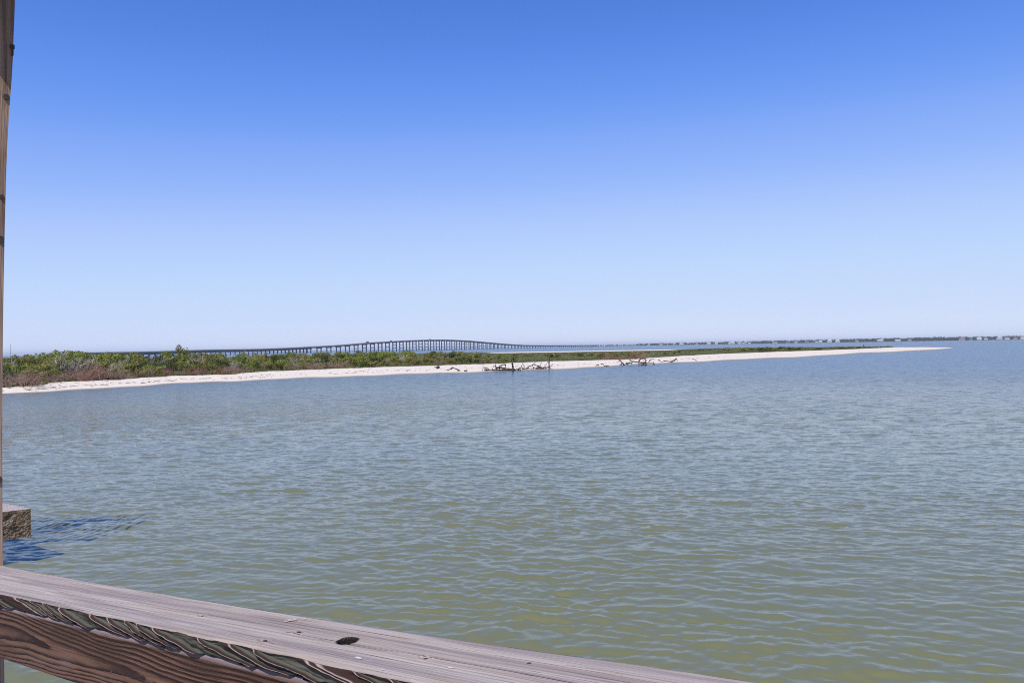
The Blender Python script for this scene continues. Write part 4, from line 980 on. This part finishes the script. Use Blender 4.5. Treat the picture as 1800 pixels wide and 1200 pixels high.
# deck underfoot, outside the picture
deck = empty('pier_deck'); tag(deck, kind='structure', label='timber pier deck underfoot')
Ah = np.array([A_[0], A_[1], 0]); Ah /= np.linalg.norm(Ah)
for i in range(20):
    c = np.array([PB[0], PB[1], 2.98]) + N_ * (0.22 + 0.075 + i * 0.152) - Ah * 2.2
    MB().box(c, (11.6, 0.145, 0.045), [Ah, N_, [0, 0, 1.0]]).build('plank', DECKM, deck)
for j in (-7.6, -5.0, -2.4, 0.2, 2.8):
    c = np.array([PB[0], PB[1], 2.83]) + N_ * 1.7 + Ah * j
    MB().box(c, (0.1, 3.1, 0.24), [Ah, N_, [0, 0, 1.0]]).build('joist', DECKM, deck)
    for n_ in (0.4, 3.0):
        q = np.array([PB[0], PB[1], 0]) + N_ * n_ + Ah * j; MB().tube([q + [0, 0, -1.5], q + [0, 0, 2.7]], 0.14, 10).build('pile', DECKM, deck)

# ------------------------------------------------------------------ old concrete landing at the left edge, with an added shelter out of the picture
ZT = 1.2
c0 = ground(54, 893.5, ZT); cb_ = ground(4, 883.6, ZT); cf_ = ground(4, 899.5, ZT)
eb = (cb_ - c0)[:2]; eb /= np.linalg.norm(eb); ef = (cf_ - c0)[:2]; ef /= np.linalg.norm(ef)
Hblk = (c0 - ground(54, 893.5, 0))[2] * 0 + 0.62
def build_landing():
    L1, L2 = 9.0, 3.2; n1, n2, n3 = 60, 70, 18
    V = []; F = []
    E1 = np.array([eb[0], eb[1], 0]); E2 = np.array([ef[0], ef[1], 0]); out = -E1
    def patch(o, a, b, na, nb, nrm, amp, flip):
        base = len(V)
        for i in range(na + 1):
            for j in range(nb + 1):
                q = o + a * i / na + b * j / nb
                e = min(i / na, 1 - i / na, 0.5) ; e2 = min(j / nb, 1 - j / nb, 0.5)
                w = amp * (0.6 * float(vnoise((q @ E2) * 9, q[2] * 11, 51)) + 0.5 * float(vnoise((q @ E2) * 24 + q[0], q[2] * 27, 52)) + 0.35 * float(vnoise((q @ E2) * 60, q[2] * 60, 53)))
                w *= min(1, 8 * e) * min(1, 8 * e2)
                V.append(q + nrm * w)
        for i in range(na):
            for j in range(nb):
                r = [base + i * (nb + 1) + j, base + (i + 1) * (nb + 1) + j, base + (i + 1) * (nb + 1) + j + 1, base + i * (nb + 1) + j + 1]
                F.append(r[::-1] if flip else r)
    P = c0.copy(); D = np.array([0, 0, -Hblk])
    patch(P, E1 * L1, E2 * L2, 24, 12, np.array([0, 0, 1.0]), 0.004, False)
    patch(P, E2 * L2, D, 170, 34, out, 0.035, True)
    patch(P, E1 * L1, D, 40, 8, -E2, 0.02, False)
    patch(P + E2 * L2, E1 * L1, D, 40, 8, E2, 0.02, True)
    patch(P + D, E1 * L1, E2 * L2, 12, 6, np.array([0, 0, -1.0]), 0.01, True)
    o = link('concrete_landing', np_mesh('concrete_landing', V, F, True), None, [ROUGHC])
    tag(o, 'rough brown concrete landing slab with pale flat top above the water at the left edge', 'concrete slab')
    for a in (1.6, 6.0):
        for b in (0.6, 2.6):
            q = P + E1 * a + E2 * b; MB().tube([np.array([q[0], q[1], -1.5]), np.array([q[0], q[1], ZT - Hblk + 0.05])], 0.22, 12).build('pile', ROUGHC, o)
    # added unseen shelter left of the landing, put there only to shade the water
    sh = empty('added_sunshade', (-17, 17, 0)); sh.matrix_world = Matrix.Identity(4)
    tag(sh, 'added unseen shelter with flat roof standing left of the concrete landing', 'sunshade')
    rz = 7.5; xl, xr, y0, y1 = -21.0, -12.0, 14.7, 17.6
    x = xl; i = 0
    while x < xr:
        wS = 0.065
        MB().hull_prism([(x - 0.55, y0, rz), (x + wS - 0.55, y0, rz), (x + wS, y1 + 0.25 * math.sin(i * 2.3), rz), (x, y1 + 0.25 * math.sin(i * 2.3), rz)],
                        [(x - 0.55, y0, rz + 0.04), (x + wS - 0.55, y0, rz + 0.04), (x + wS, y1 + 0.25 * math.sin(i * 2.3), rz + 0.04), (x, y1 + 0.25 * math.sin(i * 2.3), rz + 0.04)]).build('shade_slat', DECKM, sh)
        x += wS + float(np.interp(x, [-15.5, -13.9, -12.1], [0.035, 0.06, 0.24])); i += 1
    for y in (15.0, 17.3): MB().box(((xl + xr) / 2 - 0.35, y, rz - 0.1), (xr - xl - 0.3, 0.08, 0.19)).build('rafter', DECKM, sh)
    for x in (-20.5, -17.0, -13.6):
        for y in (15.0, 17.3):
            MB().tube([(x, y, -1.5), (x, y, rz)], 0.13, 10).build('post', DECKM, sh)
    MB().box((-17.2, 16.1, 1.35), (7.4, 3.2, 0.16)).build('floor', DECKM, sh)
build_landing()

# ------------------------------------------------------------------ the air over the bay
def build_haze():
    t = NT('haze'); t.t.nodes.remove(t.b)
    v = t.n('ShaderNodeVolumePrincipled'); v.inputs['Color'].default_value = (0.80, 0.88, 1.0, 1); v.inputs['Density'].default_value = 7.5e-5; v.inputs['Anisotropy'].default_value = 0.0
    t.l(v.outputs[0], t.out.inputs['Volume'])
    o = MB().box((0, 0, 20.5), (33000, 33000, 47)).build('haze', t.m); tag(o, 'pale blue haze over the bay', 'haze', kind='stuff')
build_haze()
